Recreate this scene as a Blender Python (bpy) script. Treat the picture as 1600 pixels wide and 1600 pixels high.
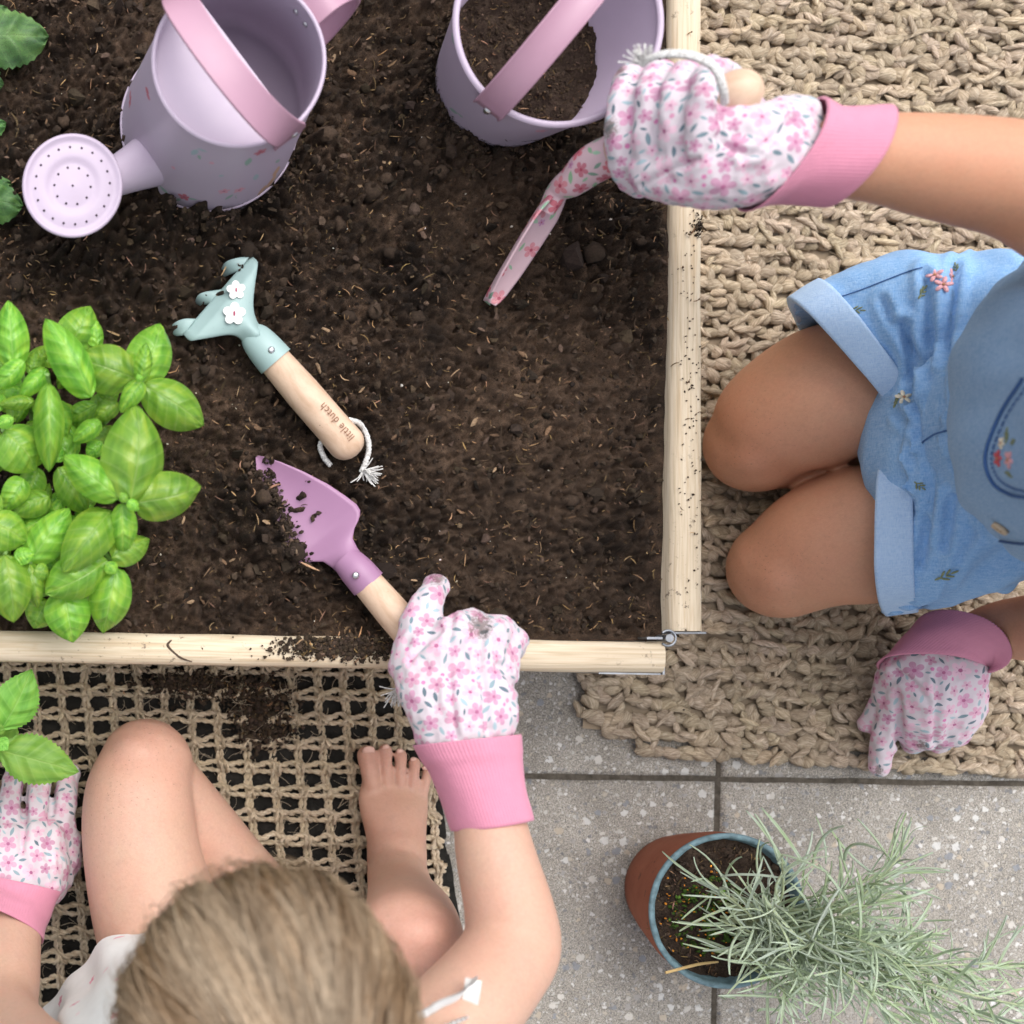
import bpy, math, random
import numpy as np
from mathutils import Vector, Matrix, noise
from mathutils.bvhtree import BVHTree

for o in list(bpy.data.objects): bpy.data.objects.remove(o)
SC = bpy.context.scene
COL = SC.collection
rnd = random.Random(7)
rng = np.random.default_rng(7)
R = math.radians

# ------------------------------------------------------------------ camera
CAMZ, FPX, NX, NY = 1.27, 2200.0, -60.0, 1010.0     # camera height, focal length and nadir (1600 px frame)
cam = bpy.data.cameras.new('camera'); camo = bpy.data.objects.new('camera', cam); COL.objects.link(camo)
camo.location = (0, 0, CAMZ)
cam.sensor_width = 36; cam.lens = 36 * FPX / 1600
cam.shift_x = (800 - NX) / 1600; cam.shift_y = (NY - 800) / 1600
cam.clip_start = .05; cam.clip_end = 200
cam.dof.use_dof = True; cam.dof.focus_distance = 1.14; cam.dof.aperture_fstop = 4.8
SC.camera = camo
# ------------------------------------------------------------------ sky and sun (bright overcast)
SUN_EL, SUN_AZ = 66, 20                 # azimuth from +Y (top of picture) towards +X
W = bpy.data.worlds.new('World'); SC.world = W; W.use_nodes = True
wn = W.node_tree; wn.nodes.clear()
sky = wn.nodes.new('ShaderNodeTexSky'); sky.sky_type = 'NISHITA'; sky.sun_disc = False
sky.sun_elevation = R(SUN_EL); sky.sun_rotation = R(SUN_AZ); sky.dust_density = 4; sky.air_density = 1.0
hs = wn.nodes.new('ShaderNodeHueSaturation'); hs.inputs['Saturation'].default_value = .30
bg = wn.nodes.new('ShaderNodeBackground'); bg.inputs['Strength'].default_value = .15
wo = wn.nodes.new('ShaderNodeOutputWorld')
wn.links.new(sky.outputs[0], hs.inputs['Color']); wn.links.new(hs.outputs[0], bg.inputs[0]); wn.links.new(bg.outputs[0], wo.inputs[0])
sl = bpy.data.lights.new('sun', 'SUN'); sl.energy = .85; sl.angle = R(70); sl.color = (1, .965, .91)
so = bpy.data.objects.new('sun', sl); COL.objects.link(so)
sd = Vector((math.sin(R(SUN_AZ)) * math.cos(R(SUN_EL)), math.cos(R(SUN_AZ)) * math.cos(R(SUN_EL)), math.sin(R(SUN_EL))))
so.rotation_euler = sd.to_track_quat('Z', 'Y').to_euler(); so.location = (0, 0, 5)
SC.view_settings.view_transform = 'Standard'; SC.view_settings.look = 'None'
SC.view_settings.gamma = 1; SC.view_settings.exposure = 0.84
SC.render.engine = 'CYCLES'
SC.cycles.max_bounces = 5; SC.cycles.diffuse_bounces = 3; SC.cycles.glossy_bounces = 2; SC.cycles.transmission_bounces = 2

def at(px, py, z):
    """world point at height z that stands at a measured place of the photograph"""
    k = (CAMZ - z) / FPX
    return Vector(((px - NX) * k, (NY - py) * k, z))
def mpp(z): return (CAMZ - z) / FPX       # metres for one photo pixel at height z

# ------------------------------------------------------------------ objects
def empty(name, loc, label, cat, group=None):
    o = bpy.data.objects.new(name, None); COL.objects.link(o); o.location = loc
    o.empty_display_size = .02
    o['label'] = label; o['category'] = cat
    if group: o['group'] = group
    return o
def tag(o, label, cat, group=None, kind=None):
    if label: o['label'] = label
    if cat: o['category'] = cat
    if group: o['group'] = group
    if kind: o['kind'] = kind
    return o

class MB:
    def __init__(s): s.v = []; s.f = []; s.n = 0; s.uv = []; s.c = []; s.has_uv = False; s.has_c = False
    def add(s, v, f, uv=None, c=None):
        v = np.asarray(v, float).reshape(-1, 3)
        s.v.append(v)
        f = np.asarray(f, int)
        s.f.append(f + s.n); s.n += len(v)
        if uv is not None: s.has_uv = True
        s.uv.append(np.zeros((len(v), 2)) if uv is None else np.asarray(uv, float))
        if c is not None: s.has_c = True
        if c is None: cc = np.ones((len(v), 3))
        else: cc = np.broadcast_to(np.asarray(c, float), (len(v), 3))
        s.c.append(cc)
        return s
    def polys(s, v, faces, c=None):           # ragged faces
        v = np.asarray(v, float).reshape(-1, 3)
        s.v.append(v); s.uv.append(np.zeros((len(v), 2)))
        s.c.append(np.ones((len(v), 3)) if c is None else np.broadcast_to(np.asarray(c, float), (len(v), 3)))
        if c is not None: s.has_c = True
        s.f.append([[i + s.n for i in f] for f in faces]); s.n += len(v); return s
    def verts(s): return np.concatenate(s.v)
    def mesh(s, name, off=(0, 0, 0), smooth=True):
        v = np.concatenate(s.v) - np.asarray(off, float)
        tot = []; idx = []
        for f in s.f:
            if isinstance(f, np.ndarray):
                tot.append(np.full(len(f), f.shape[1])); idx.append(f.ravel())
            else:
                tot.append(np.array([len(q) for q in f])); idx.append(np.array([i for q in f for i in q]))
        tot = np.concatenate(tot).astype(np.int32); idx = np.concatenate(idx).astype(np.int32)
        me = bpy.data.meshes.new(name)
        me.vertices.add(len(v)); me.vertices.foreach_set('co', v.ravel().astype(np.float32))
        me.loops.add(len(idx)); me.loops.foreach_set('vertex_index', idx)
        me.polygons.add(len(tot))
        st = np.concatenate([[0], np.cumsum(tot)[:-1]]).astype(np.int32)
        me.polygons.foreach_set('loop_start', st); me.polygons.foreach_set('loop_total', tot)
        me.polygons.foreach_set('use_smooth', np.full(len(tot), smooth))
        if s.has_uv:
            a = me.attributes.new('fuv', 'FLOAT2', 'POINT'); a.data.foreach_set('vector', np.concatenate(s.uv).ravel().astype(np.float32))
        if s.has_c:
            a = me.attributes.new('col', 'FLOAT_COLOR', 'POINT')
            c = np.concatenate(s.c); a.data.foreach_set('color', np.c_[c, np.ones(len(c))].ravel().astype(np.float32))
        me.update(calc_edges=True); me.validate()
        return me
    def build(s, name, m, parent=None, smooth=True, loc=None):
        off = loc if loc is not None else (parent_loc(parent) if parent else (0, 0, 0))
        me = s.mesh(name, off, smooth); me.materials.append(m)
        o = bpy.data.objects.new(name, me); COL.objects.link(o)
        if parent: o.parent = parent
        elif loc is not None: o.location = loc
        return o
def parent_loc(p):
    l = Vector(p.location)
    while p.parent: p = p.parent; l = l + Vector(p.location)
    return l

def grid_faces(nu, nv, wrap_u=False):
    """faces of a grid of nu x nv vertices stored row by row (index = v*nu+u)"""
    U = nu if wrap_u else nu - 1
    u, v = np.meshgrid(np.arange(U), np.arange(nv - 1)); u = u.ravel(); v = v.ravel(); u2 = (u + 1) % nu
    return np.stack([v * nu + u, v * nu + u2, (v + 1) * nu + u2, (v + 1) * nu + u], 1)

def catmull(P, n):
    P = np.asarray(P, float)
    if len(P) < 3:
        t = np.linspace(0, 1, n)[:, None]; return P[0] * (1 - t) + P[-1] * t
    Q = np.vstack([2 * P[0] - P[1], P, 2 * P[-1] - P[-2]])
    out = []
    for t in np.linspace(0, len(P) - 1, n):
        i = min(int(t), len(P) - 2); u = t - i
        a, b, c, d = Q[i], Q[i + 1], Q[i + 2], Q[i + 3]
        out.append(.5 * (2 * b + (c - a) * u + (2 * a - 5 * b + 4 * c - d) * u * u + (3 * b - a - 3 * c + d) * u ** 3))
    return np.array(out)

def frames(P, up=None):
    P = np.asarray(P, float); T = np.gradient(P, axis=0)
    T /= np.linalg.norm(T, axis=1)[:, None] + 1e-12
    if up is not None:
        up = np.asarray(up, float)
        A = np.cross(up, T)
        A /= np.linalg.norm(A, axis=1)[:, None] + 1e-9
        return T, A, np.cross(T, A)
    r = np.array([0, 0, 1.]) if abs(T[0][2]) < .9 else np.array([1., 0, 0])
    A = np.zeros_like(P); a = np.cross(r, T[0]); a /= np.linalg.norm(a)
    for i in range(len(P)):
        a = a - T[i] * a.dot(T[i]); a /= np.linalg.norm(a) + 1e-12; A[i] = a
    return T, A, np.cross(T, A)

def tube(mb, P, rad, n=8, sub=None, up=None, caps=True, c=None, round_caps=False, mod=None):
    """tapered tube along P; rad: number or one per point, or pairs (across, along up)"""
    P = np.asarray([list(p) for p in P], float)
    rad = np.asarray(rad, float)
    if rad.ndim == 0: rad = np.full(len(P), float(rad))
    if rad.ndim == 1: rad = np.stack([rad, rad], 1)
    if sub:
        m = (len(P) - 1) * sub + 1
        rad = catmull(rad, m) if len(P) > 2 else np.stack([np.interp(np.linspace(0, 1, m), [0, 1], rad[:, k]) for k in (0, 1)], 1)
        P = catmull(P, m)
    if round_caps:
        T0 = P[0] - P[1]; T0 /= np.linalg.norm(T0); T1 = P[-1] - P[-2]; T1 /= np.linalg.norm(T1)
        ks = [math.sin(a) for a in np.linspace(0, math.pi / 2, 5)][1:]; cs = [math.cos(a) for a in np.linspace(0, math.pi / 2, 5)][1:]
        cs[-1] = .05
        r0, r1 = rad[0], rad[-1]
        pre = [P[0] + T0 * r0.min() * k for k in ks][::-1]; prer = [r0 * q for q in cs][::-1]
        suf = [P[-1] + T1 * r1.min() * k for k in ks]; sufr = [r1 * q for q in cs]
        P = np.vstack([pre, P, suf]); rad = np.vstack([prer, rad, sufr])
    T, A, B = frames(P, up)
    th = np.linspace(0, 2 * math.pi, n + 1)
    m = len(P)
    ct, st = np.cos(th), np.sin(th)
    k = 1.0
    s = np.concatenate([[0], np.cumsum(np.linalg.norm(np.diff(P, axis=0), axis=1))])
    if mod is not None: k = mod(th[None, :], s[:, None])[..., None]
    V = P[:, None, :] + (A[:, None, :] * ct[None, :, None] * rad[:, None, :1] + B[:, None, :] * st[None, :, None] * rad[:, None, 1:]) * k
    uv = np.stack(np.broadcast_arrays(th[None, :] / (2 * math.pi), s[:, None]), -1)
    f = grid_faces(n + 1, m)
    cc = None
    if c is not None: cc = c
    mb.add(V.reshape(-1, 3), f, uv.reshape(-1, 2), cc)
    if caps:
        for e, fl in ((0, True), (m - 1, False)):
            ring = V[e, :n]; cen = P[e]
            vv = np.vstack([ring, cen]); ff = [[i, (i + 1) % n, n] for i in range(n)]
            if fl: ff = [q[::-1] for q in ff]
            mb.add(vv, np.array(ff), np.tile(uv[e, 0], (n + 1, 1)), cc)
    return mb

def rings(mb, RL, n=48, cap0=True, cap1=True, mod=None, c=None):
    """loft through rings (centre, half-axis a, half-axis b)"""
    th = np.linspace(0, 2 * math.pi, n, endpoint=False); V = []
    for i, (ce, a, b) in enumerate(RL):
        ce, a, b = (np.array(list(q), float) for q in (ce, a, b))
        k = np.ones(n) if mod is None else mod(th, i / (len(RL) - 1))
        V.append(ce + (np.cos(th) * k)[:, None] * a + (np.sin(th) * k)[:, None] * b)
    V = np.array(V); m = len(RL)
    mb.add(V.reshape(-1, 3), grid_faces(n, m, True), c=c)
    if cap0: mb.add(np.vstack([V[0], V[0].mean(0)]), np.array([[(i + 1) % n, i, n] for i in range(n)]), c=c)
    if cap1: mb.add(np.vstack([V[-1], V[-1].mean(0)]), np.array([[i, (i + 1) % n, n] for i in range(n)]), c=c)
    return mb
def ring_interp(RL, n):
    C = catmull([list(r[0]) for r in RL], n); A = catmull([list(r[1]) for r in RL], n); B = catmull([list(r[2]) for r in RL], n)
    return list(zip(C, A, B))

def ico(sub=1):
    import bmesh
    bm = bmesh.new(); bmesh.ops.create_icosphere(bm, subdivisions=sub, radius=1)
    v = np.array([x.co[:] for x in bm.verts]); f = np.array([[x.index for x in q.verts] for q in bm.faces]); bm.free()
    return v, f
ICO1 = ico(1); ICO2 = ico(2); ICO3 = ico(3)
def ball(mb, c, r, R3=None, s=ICO3, col=None):
    v = s[0] * np.asarray(r, float)
    if R3 is not None: v = v @ np.array(R3).T
    mb.add(v + np.array(list(c)), s[1], c=col)

def lathe(mb, prof, c, n=96, axis=None, c_=None):
    """profile (radius, height) turned round a vertical axis through c (or round `axis`)"""
    prof = np.asarray(prof, float); th = np.linspace(0, 2 * math.pi, n, endpoint=False)
    V = np.stack([prof[:, None, 0] * np.cos(th), prof[:, None, 0] * np.sin(th), np.broadcast_to(prof[:, 1:], (len(prof), n))], -1).reshape(-1, 3)
    if axis is not None:
        V = V @ np.array(Vector(axis).to_track_quat('Z', 'Y').to_matrix()).T
    mb.add(V + np.array(list(c)), grid_faces(n, len(prof), True), c=c_)
    return mb

def remesh(mb, name, voxel, smooth=6, off=(0, 0, 0), factor=.5):
    me = mb.mesh(name + '_raw'); o = bpy.data.objects.new(name + '_raw', me); COL.objects.link(o)
    m = o.modifiers.new('r', 'REMESH'); m.mode = 'VOXEL'; m.voxel_size = voxel; m.use_smooth_shade = True
    if smooth:
        s = o.modifiers.new('s', 'SMOOTH'); s.factor = factor; s.iterations = smooth
    dg = bpy.context.evaluated_depsgraph_get()
    new = bpy.data.meshes.new_from_object(o.evaluated_get(dg)); new.name = name
    bpy.data.objects.remove(o); bpy.data.meshes.remove(me)
    for a in [a.name for a in new.attributes if a.name in ('fuv', 'col')]: new.attributes.remove(new.attributes[a])
    new.materials.clear()
    return new
def relax(me, keep, it=10, k=.5):
    """extra smoothing where keep < 1"""
    v = mco(me); e = np.zeros(len(me.edges) * 2, np.int32); me.edges.foreach_get('vertices', e); e = e.reshape(-1, 2); n = len(v)
    deg = np.bincount(e.ravel(), minlength=n)[:, None]; w = k * (1 - np.asarray(keep))[:, None]
    for _ in range(it):
        s = np.stack([np.bincount(e[:, 0], v[e[:, 1], q], n) + np.bincount(e[:, 1], v[e[:, 0], q], n) for q in range(3)], 1)
        v = v + (s / np.maximum(deg, 1) - v) * w
    setco(me, v)
def decimate(me, ratio):
    o = bpy.data.objects.new('tmp', me); COL.objects.link(o); m = o.modifiers.new('d', 'DECIMATE'); m.ratio = ratio
    new = bpy.data.meshes.new_from_object(o.evaluated_get(bpy.context.evaluated_depsgraph_get())); nm = me.name
    bpy.data.objects.remove(o); bpy.data.meshes.remove(me); new.name = nm; return new
def mco(me):
    v = np.zeros(len(me.vertices) * 3, np.float32); me.vertices.foreach_get('co', v); return v.reshape(-1, 3).astype(float)
def mno(me):
    v = np.zeros(len(me.vertices) * 3, np.float32); me.vertices.foreach_get('normal', v); return v.reshape(-1, 3).astype(float)
def setco(me, v): me.vertices.foreach_set('co', v.astype(np.float32).ravel()); me.update()
def place(me, name, m, parent):
    """world-coordinate mesh as a child of parent"""
    setco(me, mco(me) - np.array(parent_loc(parent)))
    me.materials.append(m)
    me.polygons.foreach_set('use_smooth', np.ones(len(me.polygons), bool))
    o = bpy.data.objects.new(name, me); COL.objects.link(o); o.parent = parent
    return o
def vcol(me, c):
    a = me.attributes.new('col', 'FLOAT_COLOR', 'POINT'); a.data.foreach_set('color', np.c_[c, np.ones(len(c))].ravel().astype(np.float32))
def bvh_of(me):
    me.calc_loop_triangles()
    t = np.zeros(len(me.loop_triangles) * 3, np.int32); me.loop_triangles.foreach_get('vertices', t)
    return BVHTree.FromPolygons([Vector(q) for q in mco(me)], t.reshape(-1, 3).tolist())
def drop(bvh, px, py):
    """point and normal of a surface at a measured place of the photograph"""
    o = Vector((0, 0, CAMZ)); d = (at(px, py, 0) - o).normalized()
    h = bvh.ray_cast(o, d)
    return (h[0], h[1]) if h[0] is not None else (None, None)

def spectral(nx, ny, cell, beta, lo, hi, seed):
    """noise field with wavelengths lo..hi metres on a grid of the given cell size, unit deviation"""
    g = np.random.default_rng(seed); w = g.standard_normal((ny, nx))
    kx = np.fft.fftfreq(nx, cell)[None, :]; ky = np.fft.rfftfreq(nx, cell) if False else np.fft.fftfreq(ny, cell)[:, None]
    k = np.sqrt(kx ** 2 + ky ** 2); a = np.zeros_like(k); q = (k > 1 / hi) & (k < 1 / lo)
    a[q] = k[q] ** (-beta)
    h = np.real(np.fft.ifft2(np.fft.fft2(w) * a)); return h / h.std()

# ------------------------------------------------------------------ materials
class G:
    def __init__(s, name, rough=.6, spec=.5):
        s.m = bpy.data.materials.new(name); s.m.use_nodes = True; s.t = s.m.node_tree; s.t.nodes.clear()
        s.out = s.t.nodes.new('ShaderNodeOutputMaterial'); s.b = s.t.nodes.new('ShaderNodeBsdfPrincipled')
        s.t.links.new(s.b.outputs[0], s.out.inputs[0]); s.set('Roughness', rough); s.set('Specular IOR Level', spec)
        s._o = None
    def put(s, inp, v):
        if hasattr(v, 'is_output'): s.t.links.new(v, inp)
        elif inp.type == 'RGBA': inp.default_value = (*v[:3], 1) if not isinstance(v, (int, float)) else (v, v, v, 1)
        else: inp.default_value = v
    def set(s, k, v): s.put(s.b.inputs[k], v); return s
    def n(s, t, ins=None, **p):
        q = s.t.nodes.new(t)
        for k, v in p.items(): setattr(q, k, v)
        for k, v in (ins or {}).items(): s.put(q.inputs[k], v)
        return q
    def obj(s):
        if s._o is None: s._o = s.n('ShaderNodeTexCoord').outputs['Object']
        return s._o
    def attr(s, name, out='Vector'): return s.n('ShaderNodeAttribute', attribute_name=name).outputs[out]
    def scale(s, v, k): return s.n('ShaderNodeMapping', {'Vector': v, 'Scale': k}).outputs[0]
    def noise(s, scale, detail=4, rough=.55, vec=None, dist=0):
        return s.n('ShaderNodeTexNoise', {'Vector': vec if vec is not None else s.obj(), 'Scale': scale, 'Detail': detail, 'Roughness': rough, 'Distortion': dist}).outputs[0]
    def vor(s, scale, vec=None, feature='F1', out='Distance', rand=1):
        return s.n('ShaderNodeTexVoronoi', {'Vector': vec if vec is not None else s.obj(), 'Scale': scale, 'Randomness': rand}, feature=feature).outputs[out]
    def ramp(s, f, st, interp='LINEAR'):
        q = s.n('ShaderNodeValToRGB', {'Fac': f}); e = q.color_ramp.elements; q.color_ramp.interpolation = interp
        while len(e) < len(st): e.new(.5)
        for i, (p, c) in enumerate(st):
            e[i].position = p; e[i].color = (*c, 1) if not isinstance(c, (int, float)) else (c, c, c, 1)
        return q.outputs[0]
    def mix(s, f, a, b, mode='MIX'):
        q = s.n('ShaderNodeMix', data_type='RGBA', blend_type=mode)
        s.put(q.inputs[0], f); s.put(q.inputs[6], a); s.put(q.inputs[7], b); return q.outputs[2]
    def math(s, op, a, b=None, clamp=False):
        q = s.n('ShaderNodeMath', operation=op, use_clamp=clamp); s.put(q.inputs[0], a)
        if b is not None: s.put(q.inputs[1], b)
        return q.outputs[0]
    def rand(s): return s.n('ShaderNodeObjectInfo').outputs['Random']
    def bump(s, h, strength=.5, dist=.002, normal=None):
        q = s.n('ShaderNodeBump', {'Height': h, 'Strength': strength, 'Distance': dist})
        if normal is not None: s.put(q.inputs['Normal'], normal)
        return q.outputs[0]

def plain(name, col, rough=.5, var=.12, scale=60, bump=.0, bscale=400, metal=0, spec=.5):
    g = G(name, rough, spec); f = g.noise(scale, 4)
    lo = tuple(x * (1 - var) for x in col); hi = tuple(min(1, x * (1 + var)) for x in col)
    g.set('Base Color', g.ramp(f, [(.3, lo), (.7, hi)])); g.set('Metallic', metal)
    if bump: g.set('Normal', g.bump(g.noise(bscale, 3), bump, .001))
    return g.m
# ================================================================== the setting
def m_paver():
    g = G('concrete_paver', .9, .25)
    o = g.obj()
    base = g.ramp(g.noise(14, 6, .65), [(.3, (.25, .235, .21)), (.7, (.40, .38, .345))])
    fine = g.noise(900, 3, .7)
    base = g.mix(.75, base, g.ramp(fine, [(.38, (.06, .055, .05)), (.62, (.86, .83, .80))]), 'OVERLAY')
    wob = g.n('ShaderNodeMix', {0: .006, 4: o, 5: g.n('ShaderNodeTexNoise', {'Vector': o, 'Scale': 260.0}).outputs['Color']}, data_type='VECTOR').outputs[1]
    def peb(scale, keep, big, cols):
        v = g.n('ShaderNodeTexVoronoi', {'Vector': wob, 'Scale': scale, 'Randomness': 1.0}); sep = g.n('ShaderNodeSeparateColor', {0: v.outputs['Color']})
        lim = g.math('MULTIPLY', g.math('SUBTRACT', sep.outputs[0], keep), big)
        return g.math('SMOOTH_MIN', 1.0, g.math('MULTIPLY', g.math('GREATER_THAN', lim, v.outputs['Distance']), 1.0)), g.ramp(sep.outputs[1], cols, 'CONSTANT')
    s1, c1_ = peb(115, .48, .95, [(0, (.55, .52, .48)), (.3, (.36, .34, .32)), (.5, (.46, .39, .31)), (.62, (.24, .25, .27)), (.86, (.60, .59, .57))])
    s2, c2_ = peb(240, .34, .80, [(0, (.50, .48, .45)), (.3, (.33, .32, .31)), (.5, (.20, .20, .205)), (.7, (.45, .40, .33)), (.85, (.64, .62, .6))])
    s3, c3_ = peb(560, .25, .75, [(0, (.44, .42, .40)), (.35, (.14, .135, .13)), (.6, (.30, .28, .26)), (.85, (.60, .58, .56))])
    stone = g.math('MAXIMUM', s1, s2)
    c = g.mix(g.math('MULTIPLY', s3, .8), base, c3_); c = g.mix(s2, c, c2_); c = g.mix(s1, c, c1_)
    dirt = g.ramp(g.noise(9, 5, .6), [(.45, 0), (.75, .75)])
    c = g.mix(dirt, c, (.15, .14, .125), 'MULTIPLY') if False else g.mix(g.math('MULTIPLY', dirt, .35), c, (.12, .11, .095))
    g.set('Base Color', c)
    h = g.math('ADD', g.math('MULTIPLY', fine, .5), g.math('MULTIPLY', stone, .8))
    h = g.math('SUBTRACT', h, g.math('MULTIPLY', g.ramp(g.noise(260, 2), [(.3, 1), (.42, 0)]), .8))
    g.set('Normal', g.bump(h, .8, .0012)); return g.m
def m_earth(name, lo, hi, sc=120):
    g = G(name, .95, .2)
    c = g.ramp(g.noise(sc, 6, .7), [(.3, lo), (.7, hi)])
    g.set('Base Color', c); g.set('Normal', g.bump(g.noise(500, 5, .7), 1, .002)); return g.m
M_paver = m_paver()
M_joint = m_earth('joint_sand', (.045, .038, .03), (.15, .13, .105))
M_dark = m_earth('dark_earth', (.010, .009, .008), (.035, .032, .028), 90)

b = MB(); b.add([(-12, -12, -.004), (12, -12, -.004), (12, 12, -.004), (-12, 12, -.004)], [[0, 1, 2, 3]])
ground = b.build('ground', M_joint); ground['kind'] = 'structure'
pave = bpy.data.objects.new('pavement', None); COL.objects.link(pave); pave['kind'] = 'structure'; pave['label'] = 'grey exposed aggregate concrete paving slabs'
S = .3; ang = R(-.9)
P0 = at(1125, 1218, 0)
cA, sA = math.cos(ang), math.sin(ang)
def slab_mesh():
    h = S / 2 - .0019; e = .004; n = 10
    b = MB(); V = []; F = []
    xs = np.linspace(-h, h, 13)
    pro = [(h, -.04), (h, -.0045), (h - .0013, -.0016), (h - .004, 0)]
    def loop(r, z):
        q = [(x, -r) for x in np.linspace(-r, r, n, endpoint=False)] + [(r, x) for x in np.linspace(-r, r, n, endpoint=False)] + \
            [(x, r) for x in np.linspace(r, -r, n, endpoint=False)] + [(-r, x) for x in np.linspace(r, -r, n, endpoint=False)]
        return [(x + noise.noise((x * 90, y * 90, 3)) * .0011, y + noise.noise((x * 90, y * 90, 9)) * .0011, z) for x, y in q]
    for r, z in pro: V += loop(r, z)
    b.add(V, grid_faces(4 * n, 4, True))
    b.polys(loop(h - .004, 0), [list(range(4 * n))])
    return b.mesh('paving_slab')
sm = slab_mesh(); sm.materials.append(M_paver)
for i in range(-7, 6):
    for j in range(-4, 6):
        # column offset: rows line up as a square grid
        u = (i + .5) * S; w = (-j - .5) * S + S
        x = P0.x + u * cA - w * sA; y = P0.y + u * sA + w * cA
        if x < at(705, 1000, 0).x - S / 2: continue
        o = bpy.data.objects.new('paving_slab', sm); COL.objects.link(o); o.parent = pave
        o.location = (x, y, rnd.uniform(-.0012, .0)); o.rotation_euler.z = ang + rnd.choice([0, 1, 2, 3]) * math.pi / 2
        o.rotation_euler.x = rnd.uniform(-.002, .002)
b = MB()
ex = at(738, 1000, 0).x; nxe = 60
gx = np.linspace(-1.2, ex, 160); gy = np.linspace(-1.0, .25, 130); X, Y = np.meshgrid(gx, gy)
hz = spectral(160, 130, .01, 1.0, .02, .3, 3) * .0016 + .002
X = X - (X > ex - .25) * (X - ex + .25) / .25 * np.clip((Y + .33) / .31, 0, 1.2) * .045
b.add(np.stack([X, Y, hz], -1).reshape(-1, 3), grid_faces(160, 130))
de = b.build('bare_earth', M_dark); de['kind'] = 'structure'
# ---------------------------------------------------------------- raised bed
SOILZ = .175; BT = .19
def m_pine():
    g = G('pale_pine', .62, .35)
    fu = g.attr('fuv')
    grain = g.noise(1, 5, .6, g.scale(fu, (420, 14, 1)), .6)
    c = g.ramp(grain, [(.25, (.42, .32, .205)), (.5, (.61, .505, .365)), (.75, (.71, .615, .48))])
    ring = g.noise(1, 3, .5, g.scale(fu, (150, 5, 1)), 1.0)
    c = g.mix(g.ramp(ring, [(.50, 0), (.54, .35), (.58, 0)]), c, (.52, .36, .21))
    st = g.ramp(g.noise(150, 4, .75), [(.60, 0), (.66, .9)])
    c = g.mix(g.math('MULTIPLY', st, g.ramp(g.noise(12, 2), [(.45, 0), (.65, 1)])), c, (.10, .07, .05))
    c = g.mix(g.ramp(g.noise(8, 4), [(.45, 0), (.75, .25)]), c, (.45, .36, .27))
    g.set('Base Color', c); g.set('Normal', g.bump(grain, .35, .001)); return g.m
M_pine = m_pine()
bedc = at(560, 500, 0); bed = empty('raised_bed', (bedc.x, bedc.y, 0), 'pale pine raised garden bed frame with metal hinged corner around the dark soil', 'planter')
def board(name, A, Bp, th, h0, h1, parent, gap=0):
    """upright board from A to B (centre line), rounded top edges"""
    A = Vector(A); Bp = Vector(Bp); d = (Bp - A).normalized(); s = Vector((-d.y, d.x, 0)); L = (Bp - A).length
    r = .004; pr = [(-th, h0), (-th, h1 - .007), (-th + .0022, h1 - .0022), (-th + .007, h1)] + [(th - .007, h1), (th - .0022, h1 - .0022), (th, h1 - .007), (th, h0)]
    n = 60; b = MB(); V = []; UV = []
    for i in range(n):
        t = i / (n - 1)
        for k, (q, z) in enumerate(pr):
            w = noise.noise((t * L * 22, k * .5, 5)) * .0006
            p = A + d * (L * t) + s * (q + w); V.append((p.x, p.y, z + w)); UV.append((q + (z - h1) * .8, t * L))
    b.add(V, grid_faces(8, n), UV)
    for e, fl in ((0, 1), (n - 1, 0)):
        b.polys(V[e * 8:e * 8 + 8], [list(range(8))[::-1] if fl else list(range(8))])
    return b.build(name, M_pine, parent)
k = mpp(BT)
A1 = at(1075, -700, BT); A2 = at(1076.5, 986, BT)
B1 = at(-900, 994, BT); B2 = at(1040, 1028, BT)
for (z0, z1) in ((-.01, .19),):
    board('side_board', (A1.x, A1.y, 0), (A2.x, A2.y, 0), 26 * k, z0, z1, bed)
    board('front_board', (B1.x, B1.y, 0), (B2.x, B2.y, 0), 24.5 * k, z0, z1, bed)
# the knot and crack in the front board
b = MB()
kp = [at(268, 1000, BT), at(262, 1008, BT), at(270, 1018, BT), at(283, 1028, BT), at(300, 1034, BT)]
tube(b, [Vector(p) + Vector((0, 0, .0000)) for p in kp], [.0005, .0011, .0009, .0008, .0004], 6, 5)
b.build('crack', plain('dark_knot', (.07, .045, .03), .9), bed)
M_zinc = plain('zinc_steel', (.36, .38, .41), .5, .2, 90, metal=1)
def slab_box(b, c, dx, dy, z0, z1, rz=0):
    c = Vector(c); ca, sa = math.cos(rz), math.sin(rz); V = []
    for z in (z0, z1):
        for sx, sy in ((-1, -1), (1, -1), (1, 1), (-1, 1)): V.append((c.x + sx * dx * ca - sy * dy * sa, c.y + sx * dx * sa + sy * dy * ca, z))
    b.add(V, [[3, 2, 1, 0], [4, 5, 6, 7], [0, 1, 5, 4], [1, 2, 6, 5], [2, 3, 7, 6], [3, 0, 4, 7]])
hb = MB()
slab_box(hb, at(1102.0, 955, BT), .0006, .016, .01, BT - .007)               # outer leaf on side board
slab_box(hb, at(1078, 988.8, BT), .0135, .0007, .01, BT - .002)             # end wrap
slab_box(hb, at(990, 1052.8, BT), .024, .0006, .01, BT - .006, R(-1))
slab_box(hb, at(1041.5, 1030, BT), .0008, .012, .01, BT - .004, R(-1))
slab_box(hb, at(1024, 997, BT), .006, .0009, .01, BT - .001)
hb.build('hinge_leaf', M_zinc, bed, smooth=False)
hp = MB(); hc = at(1045, 997, BT)
tube(hp, [(hc.x, hc.y, .01), (hc.x, hc.y, BT)], .0026, 16); tube(hp, [(hc.x, hc.y, BT), (hc.x, hc.y, BT + .0015)], .0031, 16)
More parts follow.
